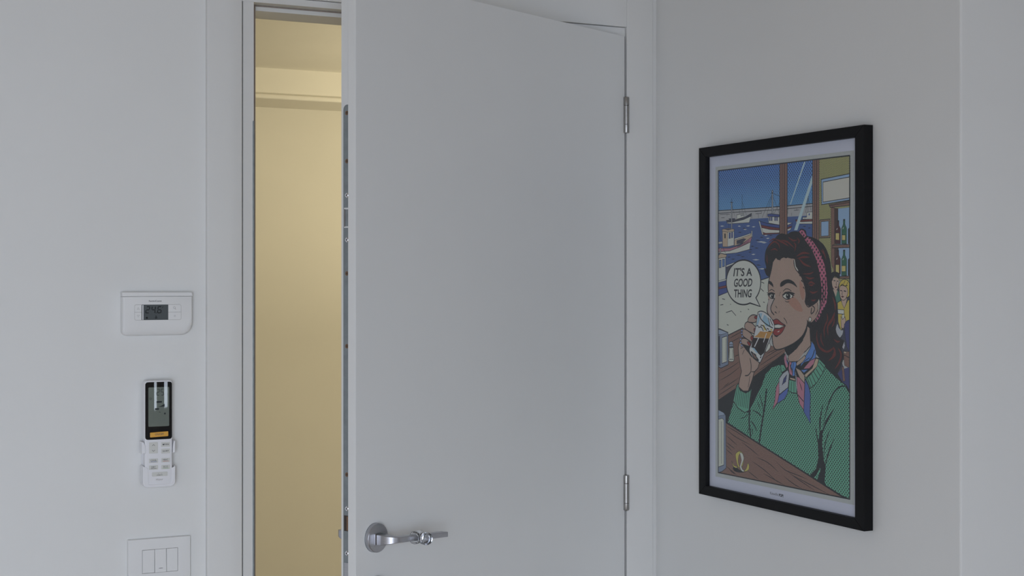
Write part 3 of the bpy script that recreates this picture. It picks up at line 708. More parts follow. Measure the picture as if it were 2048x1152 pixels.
ART = """f|sky|0|0|7,6259,3142,6260,3139,5386,6,5401
f|stone|0|0|16,5430,2096,5421,3139,5436,3138,5197,2355,5213,2096,5192,16,5202
l|ink|0|11.9|6,5430,2096,5421,3139,5436
l|ink|0|9.5|6,5377,2096,5362,3139,5382
l|ink|0|7.2|51,5349,310,5349,310,5310
l|ink|0|7.2|103,5278,224,5278
l|ink|0|7.2|1276,5360,1501,5361,1501,5314,1308,5315
l|ink|0|7.2|1388,5308,1404,5232
l|ink|0|7.2|1178,5307,1178,5221
l|ink|0|7.2|2551,5328,2715,5331
l|ink|0|7.2|2641,5361,2641,5325
l|ink|0|7.2|2476,5285,2476,5230
l|ink|0|7.2|310,5349,413,5336
l|ink|0|7.2|750,5410,750,5342
f|sea|0|0|6,5204,1436,5217,3138,5210,3137,4652,1688,3965,4,3644
f|paper|0|0|53,5109,137,5118,221,5104,137,5095
f|paper|0|0|691,5087,748,5096,805,5083,748,5074
f|paper|0|0|980,5081,1052,5090,1123,5080,1052,5067
f|paper|0|0|1171,5058,1236,5067,1301,5058,1236,5045
f|paper|0|0|884,5015,950,5024,1016,5014,950,5002
f|paper|0|0|1580,4874,1647,4883,1713,4870,1647,4861
f|paper|0|0|1649,4814,1712,4824,1775,4814,1712,4802
f|paper|0|0|1335,4753,1487,4760,1637,4752,1487,4738
f|paper|0|0|1498,4731,1597,4740,1695,4731,1597,4718
f|paper|0|0|1158,4506,1231,4516,1304,4509,1231,4494
f|paper|0|0|1193,4397,1317,4407,1440,4394,1317,4384
f|paper|0|0|1404,4215,1526,4225,1647,4217,1526,4203
f|ink|0|0|703,4962,769,4970,836,4959,769,4950
f|ink|0|0|848,5040,920,5047,992,5015,920,5028
f|ink|0|0|1288,4787,1376,4795,1464,4780,1376,4775
f|ink|0|0|1441,4843,1510,4851,1580,4837,1510,4831
f|ink|0|0|1741,4870,1809,4878,1877,4866,1809,4859
f|ink|0|0|1135,4669,1200,4678,1265,4662,1200,4658
f|ink|0|0|1264,4632,1341,4640,1417,4626,1341,4621
f|ink|0|0|1051,4555,1123,4563,1194,4557,1122,4544
f|ink|0|0|604,4499,726,4507,847,4499,726,4488
f|ink|0|0|787,4464,865,4473,943,4467,865,4454
f|ink|0|0|444,4419,530,4428,616,4424,530,4408
f|ink|0|0|320,4463,382,4472,444,4469,382,4452
f|ink|0|0|2814,5015,2878,5022,2942,5011,2878,5004
f|ink|0|0|2974,4977,3024,4985,3075,4974,3024,4966
f|ink|0|0|1299,4292,1404,4301,1509,4276,1404,4281
f|ink|0|0|1063,4601,1134,4609,1205,4598,1134,4590
f|ink|0|0|3015,4746,3045,4754,3074,4742,3045,4736
f|cream|0|0|4,3667,647,3822,1751,4044,1811,3006,1303,2784,3,2735
l|ink|0|14.3|4,3667,647,3822,1751,4044
l|ink|0|11.9|136,3606,239,3595
l|ink|0|11.9|66,3475,177,3488
l|ink|0|11.9|273,3323,478,3367,629,3267
l|ink|0|11.9|1044,3411,1083,3398
l|ink|0|11.9|1560,3558,1608,3546
l|ink|0|11.9|307,3079,368,3065
l|ink|0|11.9|780,3357,813,3350
l|ink|0|11.9|427,3498,454,3495
l|ink|0|11.9|1498,3955,1593,3927
l|ink|0|11.9|1481,3822,1577,3766
f|slate|0|0|284,5221,605,5217,897,5249,1171,5330,1155,5272,897,5214,532,5177,309,5177
o|ink|0|8|284,5221,605,5217,897,5249,1171,5330,1155,5272,897,5214,532,5177,309,5177
f|paper|0|0|309,5177,532,5177,897,5214,1150,5272,1088,5144,408,5145,321,5155
o|ink|0|8|309,5177,532,5177,897,5214,1150,5272,1088,5144,408,5145,321,5155
f|paper|0|0|654,5314,897,5340,909,5263,666,5229
o|ink|0|7|654,5314,897,5340,909,5263,666,5229
f|slate|0|0|800,5316,829,5319,829,5284,800,5279
f|slate|0|0|853,5321,882,5324,882,5290,853,5286
f|slate|0|0|359,5254,605,5252,605,5217,408,5214
l|ink|0|6.9|844,5722,844,5384
l|ink|0|5.2|844,5581,993,5301
l|ink|0|5.2|478,5555,581,5296
l|ink|0|5.2|752,5430,752,5332
l|ink|0|6.1|1861,5685,1523,5233
l|ink|0|6.1|1861,5672,1654,5229
l|ink|0|6.1|1902,5683,2093,5626
l|ink|0|6.1|1884,5629,2092,5281
l|ink|0|6.1|2093,5497,1924,5301
l|ink|0|6.1|2986,5576,2804,5227
l|ink|0|6.1|2986,5576,2911,5263
l|ink|0|6.1|2986,5563,3076,5309
l|ink|0|6.1|2382,5525,2359,5271
l|ink|0|6.9|2986,5655,2985,5286
l|ink|0|10.4|2954,5578,3018,5575
f|greyl|0|0|1845,5754,1879,5752,1887,5282,1842,5283
o|ink|0|6|1845,5754,1879,5752,1887,5282,1842,5283
l|ink|0|15.6|1834,5700,1893,5697
f|paper|0|0|1730,5253,2092,5233,2092,5064,1741,5113
o|ink|0|8|1730,5253,2092,5233,2092,5064,1741,5113
f|navy|0|0|1707,5288,1833,5293,2092,5264,2092,5220,1707,5243
o|ink|0|8|1707,5288,1833,5293,2092,5264,2092,5220,1707,5243
f|navy|0|0|1760,5228,1796,5226,1796,5155,1760,5162
o|ink|0|5|1760,5228,1796,5226,1796,5155,1760,5162
f|navy|0|0|1821,5225,1858,5224,1858,5153,1821,5160
o|ink|0|5|1821,5225,1858,5224,1858,5153,1821,5160
f|navy|0|0|1935,5221,1971,5220,1971,5149,1935,5156
o|ink|0|5|1935,5221,1971,5220,1971,5149,1935,5156
f|navy|0|0|1996,5219,2032,5218,2031,5147,1996,5154
o|ink|0|5|1996,5219,2032,5218,2031,5147,1996,5154
f|navy|0|0|1418,5168,1718,5103,2092,5064,2092,5003,1832,5031,1464,5084
o|ink|0|8|1418,5168,1718,5103,2092,5064,2092,5003,1832,5031,1464,5084
f|redd|0|0|1455,5088,1832,5031,2092,5003,2092,4963,1787,4985,1483,5035
o|ink|0|6|1455,5088,1832,5031,2092,5003,2092,4963,1787,4985,1483,5035
f|paper|0|0|1483,5035,1787,4985,2092,4963,2091,4899,1561,4888
o|ink|0|8|1483,5035,1787,4985,2092,4963,2091,4899,1561,4888
f|redd|0|0|1529,4944,1649,4916,2091,4912,2091,4895,1561,4888
o|ink|0|6|1529,4944,1649,4916,2091,4912,2091,4895,1561,4888
f|paper|0|0|1409,5168,1450,5160,1571,4888,1529,4889
o|ink|0|7|1409,5168,1450,5160,1571,4888,1529,4889
f|paper|0|0|2347,5102,2501,5091,2347,5049
o|ink|0|7|2347,5102,2501,5091,2347,5049
f|navy|0|0|2347,5045,2501,5091,2490,5032,2347,5009
o|ink|0|6|2347,5045,2501,5091,2490,5032,2347,5009
f|redd|0|0|2347,5009,2490,5032,2474,4999,2347,4975
o|ink|0|6|2347,5009,2490,5032,2474,4999,2347,4975
f|paper|0|0|2347,4975,2474,4999,2431,4949,2347,4939
o|ink|0|7|2347,4975,2474,4999,2431,4949,2347,4939
f|redd|0|0|2599,5148,2782,5135,3143,5146,3143,5099,2804,5101,2614,5114
o|ink|0|7|2599,5148,2782,5135,3143,5146,3143,5099,2804,5101,2614,5114
f|paper|0|0|2610,5114,2804,5101,3143,5099,3142,5049,2657,5065
o|ink|0|7|2610,5114,2804,5101,3143,5099,3142,5049,2657,5065
f|paper|0|0|2825,5187,2945,5182,2953,5274,3143,5283,3143,5139,2825,5147
o|ink|0|7|2825,5187,2945,5182,2953,5274,3143,5283,3143,5139,2825,5147
f|navy|0|0|3006,5253,3042,5254,3042,5216,3006,5214
l|ink|0|6.9|2889,5184,2889,5145
f|greyl|0|0|463,5584,493,5583,497,5029,462,5030
o|ink|0|6|463,5584,493,5583,497,5029,462,5030
l|ink|0|12.2|424,5583,522,5579
l|ink|0|8.7|478,5658,478,5577
l|ink|0|6.9|371,5161,378,5046
f|tan|0|0|575,4828,896,4877,1147,4919,1183,4967,1201,4869,944,4757,575,4686
o|ink|0|7|575,4828,896,4877,1147,4919,1183,4967,1201,4869,944,4757,575,4686
f|slate|0|0|653,4798,896,4835,992,4819,848,4738,653,4720
f|paper|0|0|575,4839,896,4888,1147,4933,1147,4906,896,4860,575,4807
o|ink|0|6|575,4839,896,4888,1147,4933,1147,4906,896,4860,575,4807
f|paper|0|0|1164,4982,1194,4981,1194,4853,1163,4842
o|ink|0|6|1164,4982,1194,4981,1194,4853,1163,4842
f|pink|0|0|1,4651,407,4647,775,4697,1187,4859,1135,4753,775,4662,407,4590,1,4575
o|ink|0|8|1,4651,407,4647,775,4697,1187,4859,1135,4753,775,4662,407,4590,1,4575
f|paper|0|0|1,4575,407,4590,775,4662,1135,4753,1101,4607,653,4544,233,4528,1,4553
o|ink|0|8|1,4575,407,4590,775,4662,1135,4753,1101,4607,653,4544,233,4528,1,4553
f|tan|0|0|146,5022,338,4976,333,4674,158,4677
o|ink|0|7|146,5022,338,4976,333,4674,158,4677
f|paper|0|0|338,4976,561,4996,560,4701,333,4674
o|ink|0|7|338,4976,561,4996,560,4701,333,4674
f|tan|0|0|138,5039,358,5054,576,5027,561,4989,338,4976,138,5008
o|ink|0|7|138,5039,358,5054,576,5027,561,4989,338,4976,138,5008
f|slate|0|0|221,5037,358,5044,494,5026,353,5012
f|navy|0|0|383,4958,438,4965,437,4846,383,4844
o|ink|0|6|383,4958,438,4965,437,4846,383,4844
f|navy|0|0|470,4970,519,4973,519,4858,469,4852
o|ink|0|6|470,4970,519,4973,519,4858,469,4852
f|ink|0|0|218,4951,266,4947,266,4850,218,4854
f|paper|0|0|7,4784,138,4788,138,4745,7,4740
o|ink|0|6|7,4784,138,4788,138,4745,7,4740
t|ink|FISHINGBOAT|0|683,4642,1082,4740,1087,4788,687,4698
l|ink|0|6.9|2,5014,108,4796
l|ink|0|6.9|170,4651,258,4549
f|paper|0|0|1,4447,258,4465,262,4015,1,3972
o|ink|0|8|1,4447,258,4465,262,4015,1,3972
f|tan|0|0|-4,4501,82,4543,303,4512,283,4462,1,4441
o|ink|0|8|-4,4501,82,4543,303,4512,283,4462,1,4441
f|greyl|0|0|52,4662,92,4661,92,4535,52,4535
o|ink|0|6|52,4662,92,4661,92,4535,52,4535
f|navyl|0|0|31,4403,102,4408,102,4252,31,4245
o|ink|0|8|31,4403,102,4408,102,4252,31,4245
f|navyl|0|0|145,4421,228,4427,228,4275,145,4264
o|ink|0|8|145,4421,228,4427,228,4275,145,4264
f|slate|0|0|270,4272,579,4348,407,4172,282,4058
f|paper|0|0|283,4293,579,4355,579,4327,283,4258
o|ink|0|6|283,4293,579,4355,579,4327,283,4258
f|paper|0|0|-4,3972,307,4022,307,3989,-5,3940
o|ink|0|6|-4,3972,307,4022,307,3989,-5,3940
f|navy|0|0|-5,3940,320,3989,319,3891,-5,3845
o|ink|0|6|-5,3940,320,3989,319,3891,-5,3845
f|redd|0|0|-5,3845,319,3891,319,3837,-5,3802
o|ink|0|6|-5,3845,319,3891,319,3837,-5,3802
f|navy|0|0|-5,3802,332,3841,357,3747,-5,3669
o|ink|0|7|-5,3802,332,3841,357,3747,-5,3669
f|glare|0|0|2862,6235,2912,6238,2456,5452,2425,5450
f|glare|0|0|3112,5965,3129,5837,2658,4945,2559,4948
f|wood|0|0|2105,6250,2343,6250,2340,4958,2101,4965
f|wood|0|0|2101,4988,2340,4981,2339,4751,2101,4756
l|ink|0|14.3|2105,6250,2101,4751
l|ink|0|8.4|2184,6244,2180,4749
l|ink|0|14.3|2253,6240,2249,4748
l|ink|0|14.3|2343,6234,2339,4746
f|wood|0|0|3127,6255,3325,6257,3321,4930,3123,4936
f|wood|0|0|3123,4959,3321,4953,3320,4729,3122,4733
l|ink|0|14.3|3127,6255,3122,4729
l|ink|0|8.4|3193,6250,3188,4727
l|ink|0|14.3|3250,6246,3245,4726
l|ink|0|14.3|3325,6241,3320,4725
f|olive|0|0|3328,6253,4228,6262,4223,4901,3324,4927
f|olive|0|0|3324,4953,4223,4927,4219,3971,3321,3969
f|bluel|0|0|3384,5873,4227,5928,4225,5448,3396,5400
o|ink|0|11|3384,5873,4227,5928,4225,5448,3396,5400
f|sign|0|0|3437,5820,4226,5869,4225,5488,3439,5445
o|ink|0|10|3437,5820,4226,5869,4225,5488,3439,5445
f|woodl|0|0|3339,5114,3643,5123,3642,4780,3337,4780
o|ink|0|10|3339,5114,3643,5123,3642,4780,3337,4780
f|bluel|0|0|3384,5082,3604,5089,3603,4812,3383,4807
o|ink|0|8|3384,5082,3604,5089,3603,4812,3383,4807
f|bluel|0|0|3857,5303,4224,5314,4219,4053,3853,4053
f|woodd|0|0|3672,5337,3871,5311,3874,4669,3689,4637
f|wood|0|0|3672,5337,3774,5324,3770,4124,3679,4301
o|ink|0|7|3672,5337,3774,5324,3770,4124,3679,4301
f|woodd|0|0|3772,4600,3890,4580,3888,4089,3770,4124
l|ink|0|14.3|3871,5311,3874,4651
f|wood|0|0|3616,5392,4225,5435,4224,5352,3644,5338
o|ink|0|9|3616,5392,4225,5435,4224,5352,3644,5338
l|ink|0|9.5|3627,5369,4225,5406
f|wine|0|0|3850,5086,3901,5084,3900,4998,3949,4928,3948,4654,3800,4657,3801,4932,3850,5000
o|ink|0|9|3850,5086,3901,5084,3900,4998,3949,4928,3948,4654,3800,4657,3801,4932,3850,5000
f|ink|0|0|3844,5078,3907,5076,3906,5063,3844,5066
l|paper|0|10.4|3834,4916,3860,4946
f|label|0|0|3807,4858,3911,4855,3910,4723,3806,4731
o|ink|0|7|3807,4858,3911,4855,3910,4723,3806,4731
f|bgreen|0|0|4027,5100,4074,5099,4074,5010,4119,4937,4118,4653,3979,4656,3981,4941,4027,5011
o|ink|0|9|4027,5100,4074,5099,4074,5010,4119,4937,4118,4653,3979,4656,3981,4941,4027,5011
f|ink|0|0|4021,5093,4080,5091,4080,5078,4021,5080
l|paper|0|10.4|4012,4925,4036,4955
f|label|0|0|3988,4819,4085,4816,4085,4717,3988,4719
o|ink|0|7|3988,4819,4085,4816,4085,4717,3988,4719
f|wine|0|0|3849,4541,3898,4540,3898,4452,3945,4381,3944,4102,3800,4102,3801,4383,3849,4453
o|ink|0|9|3849,4541,3898,4540,3898,4452,3945,4381,3944,4102,3800,4102,3801,4383,3849,4453
f|ink|0|0|3843,4533,3904,4532,3904,4519,3843,4520
l|paper|0|10.4|3833,4367,3859,4398
f|label|0|0|3808,4275,3908,4274,3908,4118,3808,4129
o|ink|0|7|3808,4275,3908,4274,3908,4118,3808,4129
f|bgreen|0|0|4026,4540,4075,4539,4074,4446,4121,4371,4120,4072,3977,4072,3978,4372,4026,4447
o|ink|0|9|4026,4540,4075,4539,4074,4446,4121,4371,4120,4072,3977,4072,3978,4372,4026,4447
f|ink|0|0|4020,4533,4080,4532,4080,4519,4020,4520
l|paper|0|10.4|4011,4357,4036,4387
f|label|0|0|3980,4254,4093,4254,4092,4146,3980,4146
o|ink|0|7|3980,4254,4093,4254,4092,4146,3980,4146
f|ink|0|0|4160,4918,4219,4967,4218,4651,4159,4652
f|ink|0|0|4158,4361,4217,4411,4216,4072,4157,4072
f|wood|0|0|3716,4637,4222,4642,4221,4583,3716,4584
o|ink|0|10|3716,4637,4222,4642,4221,4583,3716,4584
f|wood|0|0|3921,4055,4219,4065,4219,4020,3921,4019
o|ink|0|9|3921,4055,4219,4065,4219,4020,3921,4019
f|slate|0|0|3658,3861,4215,3915,4210,2537,3653,2509
f|greend|0|0|3688,3810,3799,3837,3899,3786,3958,3609,3838,3568,3718,3669
o|ink|0|8|3688,3810,3799,3837,3899,3786,3958,3609,3838,3568,3718,3669
f|skinl|1|0|3711,4031,3880,4025,3903,3942,3863,3827,3803,3801,3731,3845,3694,3916
o|ink|1|8|3711,4031,3880,4025,3903,3942,3863,3827,3803,3801,3731,3845,3694,3916
f|skinl|0|0|3728,3823,3859,3799,3814,3683
f|ink|1|0|3679,4108,3740,4144,3840,4140,3924,4102,3923,4019,3860,4038,3759,4051,3715,3980,3679,3993
l|ink|0|12.2|3749,3980,3803,3976
l|ink|0|12.2|3839,3970,3883,3970
l|ink|0|8.7|3829,3955,3823,3897,3843,3893
f|redd|0|0|3775,3865,3819,3870,3855,3861,3811,3842
o|ink|0|5|3775,3865,3819,3870,3855,3861,3811,3842
f|yellow|0|0|3858,3575,3958,3615,4056,3483,4155,3624,4214,3638,4212,3208,4075,3192,3956,3061,3877,3224
o|ink|0|9|3858,3575,3958,3615,4056,3483,4155,3624,4214,3638,4212,3208,4075,3192,3956,3061,3877,3224
f|skinl|0|0|3958,3647,4136,3662,4106,3560,4052,3470,3997,3546
o|ink|0|6|3958,3647,4136,3662,4106,3560,4052,3470,3997,3546
f|yellow|1|0|3905,3799,3915,3914,3979,3984,4078,4004,4176,3966,4215,3890,4210,3739,4146,3675,3978,3685
o|ink|1|9|3905,3799,3915,3914,3979,3984,4078,4004,4176,3966,4215,3890,4210,3739,4146,3675,3978,3685
f|skinl|1|0|3935,3870,4008,3889,4121,3858,4156,3751,4086,3642,4013,3620,3948,3666,3915,3780
o|ink|1|8|3935,3870,4008,3889,4121,3858,4156,3751,4086,3642,4013,3620,3948,3666,3915,3780
l|ink|1|12.2|3939,3876,4008,3914,4058,3883,4146,3890
l|ink|1|8.7|4078,3978,4038,3915
l|ink|1|8.7|4156,3953,4117,3890
l|ink|0|13.9|3939,3799,3994,3794
l|ink|0|15.6|4042,3794,4107,3782
l|ink|0|8.7|4008,3787,3988,3730,4008,3724
f|redd|0|0|3970,3691,4008,3701,4047,3686,4002,3670
o|ink|0|6|3970,3691,4008,3701,4047,3686,4002,3670
f|paper|0|0|3864,3451,4048,3445,4048,3366,3873,3371
o|ink|0|8|3864,3451,4048,3445,4048,3366,3873,3371
f|paper|0|0|3987,3355,4056,3369,4055,3267,4000,3260
o|ink|0|7|3987,3355,4056,3369,4055,3267,4000,3260
f|skinl|0|0|3957,3328,4006,3266,4075,3319,4099,3243,4035,3102,3966,3112
o|ink|0|8|3957,3328,4006,3266,4075,3319,4099,3243,4035,3102,3966,3112
f|dotsw|0|0|3857,3198,3806,3095,3826,2980,3935,2927,4005,2987,4035,3076,3956,3074,3896,3123
o|ink|0|7|3857,3198,3806,3095,3826,2980,3935,2927,4005,2987,4035,3076,3956,3074,3896,3123
f|navyd|0|0|4055,3179,4124,3244,4213,3271,4210,2653,4123,2776,4074,2976
o|ink|0|8|4055,3179,4124,3244,4213,3271,4210,2653,4123,2776,4074,2976
f|dotsw|0|0|4054,2874,4077,2786,4038,2715,3984,2770
o|ink|0|6|4054,2874,4077,2786,4038,2715,3984,2770
f|wood|0|0|4029,2691,4196,2685,4195,2390,4060,2430
o|ink|0|6|4029,2691,4196,2685,4195,2390,4060,2430
f|tan|0|0|4040,2685,4113,2682,4113,2648,4040,2651
o|ink|0|5|4040,2685,4113,2682,4113,2648,4040,2651
l|ink|0|11.1|4050,2618,4196,2578
f|navyd|0|0|3838,2249,3986,2352,4195,2404,4194,1962,3985,2136
f|wood|0|0|3986,2392,4039,2409,4080,2142,4017,2138
o|ink|0|6|3986,2392,4039,2409,4080,2142,4017,2138
f|slate|0|0|3732,2542,3987,2487,4194,2042,4194,1962,3985,2082,3731,2202
f|navyd|0|0|3838,2249,3986,2352,4195,2404,4194,1962,3985,2136
f|wood|0|0|3986,2392,4039,2409,4080,2142,4017,2138
o|ink|0|6|3986,2392,4039,2409,4080,2142,4017,2138
f|woodn|0|0|-11,2749,879,3027,1622,2726,2303,2652,2257,2576,1253,2060,744,1837,-13,1499
l|ink|0|16.7|-11,2749,879,3027
l|ink|0|16.7|-13,1499,744,1837,1253,2060,2257,2576
l|ink|11|10.7|375,2793,846,2955
l|ink|11|10.7|409,2706,812,2848
l|ink|11|10.7|-12,2048,408,2189,778,2354
l|ink|11|10.7|-12,1890,408,2053,795,2249
l|ink|11|10.7|-12,1683,442,1879,744,2014
l|ink|11|10.7|-12,1594,305,1734,711,1916
l|ink|11|10.7|1430,2283,1810,2453,2258,2641
l|ink|11|10.7|1590,2442,1935,2589,2028,2621
l|ink|11|10.7|1366,2166,1684,2315,1935,2422
l|ink|11|10.7|168,1783,408,1897
l|ink|11|10.7|1685,2541,2059,2669
l|ink|11|10.7|578,2431,778,2499
f|ink|0|0|-13,1499,744,1837,1253,2060,2257,2576,2423,2354,1621,2067,1301,1611,1106,1349,406,1059,-13,1022
f|silver|0|0|-6,2985,60,2982,350,2916,359,2257,92,2171,-7,2200
o|ink|0|12|-6,2985,60,2982,350,2916,359,2257,92,2171,-7,2200
f|silverl|0|0|-6,2973,55,2972,326,2912,93,2859,-6,2865
o|ink|0|8|-6,2973,55,2972,326,2912,93,2859,-6,2865
f|cream|0|0|130,2803,311,2844,310,2317,130,2270
o|ink|0|10|130,2803,311,2844,310,2317,130,2270
l|ink|0|8.7|276,2797,275,2341
f|slate|0|0|-6,2827,60,2846,74,2216,-7,2226
f|cream|0|0|392,2602,540,2615,567,2362,527,2328,404,2322,362,2352
o|ink|0|10|392,2602,540,2615,567,2362,527,2328,404,2322,362,2352
f|silverl|0|0|390,2694,417,2728,484,2736,523,2710,533,2622,392,2609
o|ink|0|9|390,2694,417,2728,484,2736,523,2710,533,2622,392,2609
l|ink|0|10.4|392,2673,523,2681
l|ink|0|10.4|387,2630,528,2643
l|ink|0|10.4|404,2574,392,2389
l|ink|0|10.4|515,2579,527,2396
l|ink|0|10.4|379,2367,552,2376
f|hair|1|0|1618,4469,1657,4592,1779,4710,1950,4805,2029,4864,2174,4897,2329,4874,2439,4914,2592,4928,2711,4917,2743,4959,2829,4967,2925,4921,2956,4834,3104,4802,3271,4751,3436,4664,3558,4535,3649,4353,3689,4134,3699,3954,3748,3785,3818,3632,3854,3441,3861,3275,3806,3120,3856,2994,3975,2909,4054,2874,4004,2771,3984,2706,4043,2607,4029,2691,4039,2584,3986,2446,3902,2320,3827,2248,3710,2303,3516,2394,3342,2523,3254,2588,3210,2696,3122,2831,3077,2836,3056,2967,2951,3147,2739,3591,2082,3906,1857,4112,1778,4057,1675,4085,1606,4181,1601,4229,1641,4215,1664,4249,1618,4359
l|hairr|11|27.8|1722,4618,1859,4725,2017,4749
l|hairr|11|24.3|1893,4758,2062,4694,2106,4598
l|hairr|11|31.2|1972,4791,2174,4732,2395,4647
l|hairr|11|27.8|2151,4766,2351,4728,2569,4604
l|hairr|11|24.3|1813,4576,1949,4601,2039,4559
l|hairr|11|27.8|2373,4822,2526,4751,2656,4762
l|hairr|11|24.3|2656,4802,2721,4734,2678,4695
l|hairr|11|20.8|1699,4496,1687,4386,1721,4304
l|hairr|11|27.8|2569,4537,2613,4656,2548,4711
l|hairr|11|31.2|2634,4443,2828,4507,3040,4490
l|hairr|11|27.8|2655,4403,2849,4427,3040,4425
l|hairr|11|31.2|2699,4416,2870,4295,3081,4241
l|hairr|11|20.8|2826,4110,3039,4110,3165,4149
l|hairr|11|27.8|2911,4057,3038,4018,3185,4038
l|hairr|11|31.2|2996,3913,3080,3952,3206,3914
l|hairr|11|24.3|3017,3900,3101,3893,3164,3913
l|hairr|11|27.8|3038,3782,3143,3750,3289,3784
l|hairr|11|24.3|3079,3612,3163,3606,3226,3627
l|hairr|11|24.3|3374,4551,3476,4471,3527,4367
l|hairr|11|17.4|3405,4576,3456,4523,3497,4458
l|hairr|11|20.8|1745,4727,1882,4793,1995,4790
l|hairr|11|34.7|3718,3682,3788,3555,3797,3427
l|hairr|11|41.7|3787,3401,3716,3271,3594,3140
l|hairr|11|31.2|3656,3257,3574,3113,3594,2959
l|hairr|11|27.8|3534,3215,3472,3058,3492,2917
l|hairr|11|31.2|3265,3052,3255,2908,3327,2742,3491,2659,3654,2679
l|hairr|11|24.3|3389,3004,3379,2874,3471,2748
l|hairr|11|27.8|3755,2901,3855,2854,3935,2870
l|hairr|11|38.2|3735,2759,3785,2672,3694,2552
l|hairr|11|31.2|3875,2740,3964,2642,3934,2526
l|hairr|11|24.3|3555,3371,3575,3268,3513,3137
l|hairr|11|27.8|3777,3299,3756,3196,3696,3117
l|hairr|11|29.5|3387,2731,3539,2656,3690,2703,3754,2747
l|hairr|11|40.6|3754,2733,3786,2612,3603,2495
l|hairr|11|33.2|3903,2726,3966,2594,3881,2441,3785,2354
f|skin|0|0|2951,3134,3046,3084,3056,2940,3077,2758,2928,2647,2736,2546,2563,2418,2367,2475,2389,2542,2607,2659,2823,2840
o|ink|0|14|2951,3134,3046,3084,3056,2940,3077,2758,2928,2647,2736,2546,2563,2418,2367,2475,2389,2542,2607,2659,2823,2840
f|skin|0|0|2364,2489,2578,2641,2830,2764,2942,2685,2669,2434,2415,2414
l|ink|0|12.9|2364,2489,2415,2414,2669,2434
f|ink|1|0|2955,3147,2866,2986,2694,2848,2477,2747,2279,2678,2268,2631,2345,2540,2411,2557,2650,2687,2844,2867,2961,3042
f|skin|0|0|2931,3541,3016,3477,3089,3504,3163,3532,3267,3583,3313,3638,3350,3548,3337,3418,3250,3286,3109,3188,3025,3186,2951,3239,2867,3395
o|ink|0|12|2931,3541,3016,3477,3089,3504,3163,3532,3267,3583,3313,3638,3350,3548,3337,3418,3250,3286,3109,3188,3025,3186,2951,3239,2867,3395
f|skin|0|0|1982,4421,2050,4382,2117,4384,2173,4415,2240,4430,2306,4409,2394,4435,2460,4402,2525,4404,2590,4388,2558,4324,2601,4230,2687,4153,2766,4070,2826,3978,2885,3859,2919,3715,2902,3635,2893,3593,2942,3528,3037,3484,2994,3358,2951,3252,2964,3187,2930,3067,2823,2932,2618,2805,2367,2709,2101,2640,1956,2644,1881,2750,1855,2884,1904,2954,1946,3118,1844,3221,1753,3290,1696,3371,1696,3467,1738,3590,1720,3713,1725,3866,1762,4017,1830,4180,1876,4330
l|ink|1|17.4|1876,4330,1830,4180,1762,4017,1725,3866,1738,3757
l|ink|1|17.4|1738,3618,1742,3577,1696,3467,1696,3371,1753,3290,1844,3221
l|ink|1|20.8|1855,2912,1881,2750,1956,2644,2101,2640,2367,2709,2618,2805,2823,2932,2930,3067,2962,3147
f|skinp|1|0|1747,3597,1890,3626,1929,3579,1833,3483,1822,3387,1765,3331,1714,3385,1719,3481
f|blush|1|0|2740,3978,2847,3872,2889,3714,2825,3608,2740,3766
f|blush|1|0|2370,3639,2567,3655,2739,3551,2824,3394,2609,3416,2392,3546
l|ink|1|15.6|2893,3593,2931,3528,2994,3483,3041,3488
f|paper|0|0|2560,4377,2582,4377,2612,4257,2698,4170,2665,4170,2590,4244
l|ink|1|15.6|2551,4377,2558,4297,2622,4190,2762,4084
f|ink|0|0|2741,4110,2773,4057,2719,4071
f|ink|0|0|2805,4004,2847,3938,2772,3978
f|ink|0|0|2858,3872,2894,3807,2836,3846
f|ink|0|0|2084,4423,2110,4355,2151,4422
f|ink|0|0|2350,4440,2405,4406,2460,4445
f|ink|1|0|2116,3884,2145,3947,2261,3993,2393,4006,2524,3969,2611,3911,2658,3851,2556,3895,2447,3926,2327,3926,2216,3880,2145,3860
f|ink|1|0|1739,3975,1812,3967,1880,3915,1898,3851,1839,3883,1739,3932
f|paper|1|0|2198,3677,2278,3721,2392,3731,2506,3697,2453,3640,2348,3623,2260,3641
f|ink|0|0|2449,3683,2443,3664,2427,3647,2403,3635,2374,3631,2346,3635,2321,3645,2305,3662,2300,3681,2305,3701,2322,3718,2346,3729,2375,3733,2403,3729,2427,3719,2443,3702
f|paper|0|0|2370,3702,2369,3698,2365,3694,2359,3691,2352,3690,2346,3691,2340,3693,2336,3697,2335,3702,2336,3706,2340,3710,2346,3713,2353,3714,2359,3713,2365,3711,2369,3707
f|ink|0|0|2182,3700,2271,3759,2403,3773,2523,3753,2599,3731,2534,3711,2588,3698,2523,3684,2545,3657,2479,3650,2512,3690,2414,3729,2293,3722,2204,3680
l|ink|1|12.2|2211,3768,2293,3818,2392,3814,2475,3777
l|ink|1|13.9|2198,3677,2260,3638,2348,3620,2453,3638
l|ink|1|10.4|2277,3590,2337,3568,2409,3576
l|ink|1|6.9|2131,3760,2082,3679
f|paper|1|0|1777,3686,1845,3722,1942,3704,1938,3642,1838,3632
f|ink|0|0|1931,3683,1927,3664,1914,3648,1896,3637,1874,3633,1853,3636,1834,3647,1822,3663,1818,3681,1822,3700,1834,3716,1853,3727,1875,3731,1896,3727,1915,3717,1927,3701
f|paper|0|0|1870,3698,1869,3693,1866,3689,1862,3687,1856,3686,1851,3687,1847,3689,1844,3693,1843,3698,1844,3703,1847,3707,1851,3709,1856,3710,1862,3709,1866,3707,1869,3703
f|ink|0|0|1669,3754,1743,3741,1845,3755,1952,3732,1942,3704,1845,3724,1777,3686,1720,3661,1743,3691,1685,3702,1731,3716
l|ink|1|12.2|1766,3778,1845,3805,1936,3772
l|ink|1|13.9|1765,3678,1834,3630,1938,3639
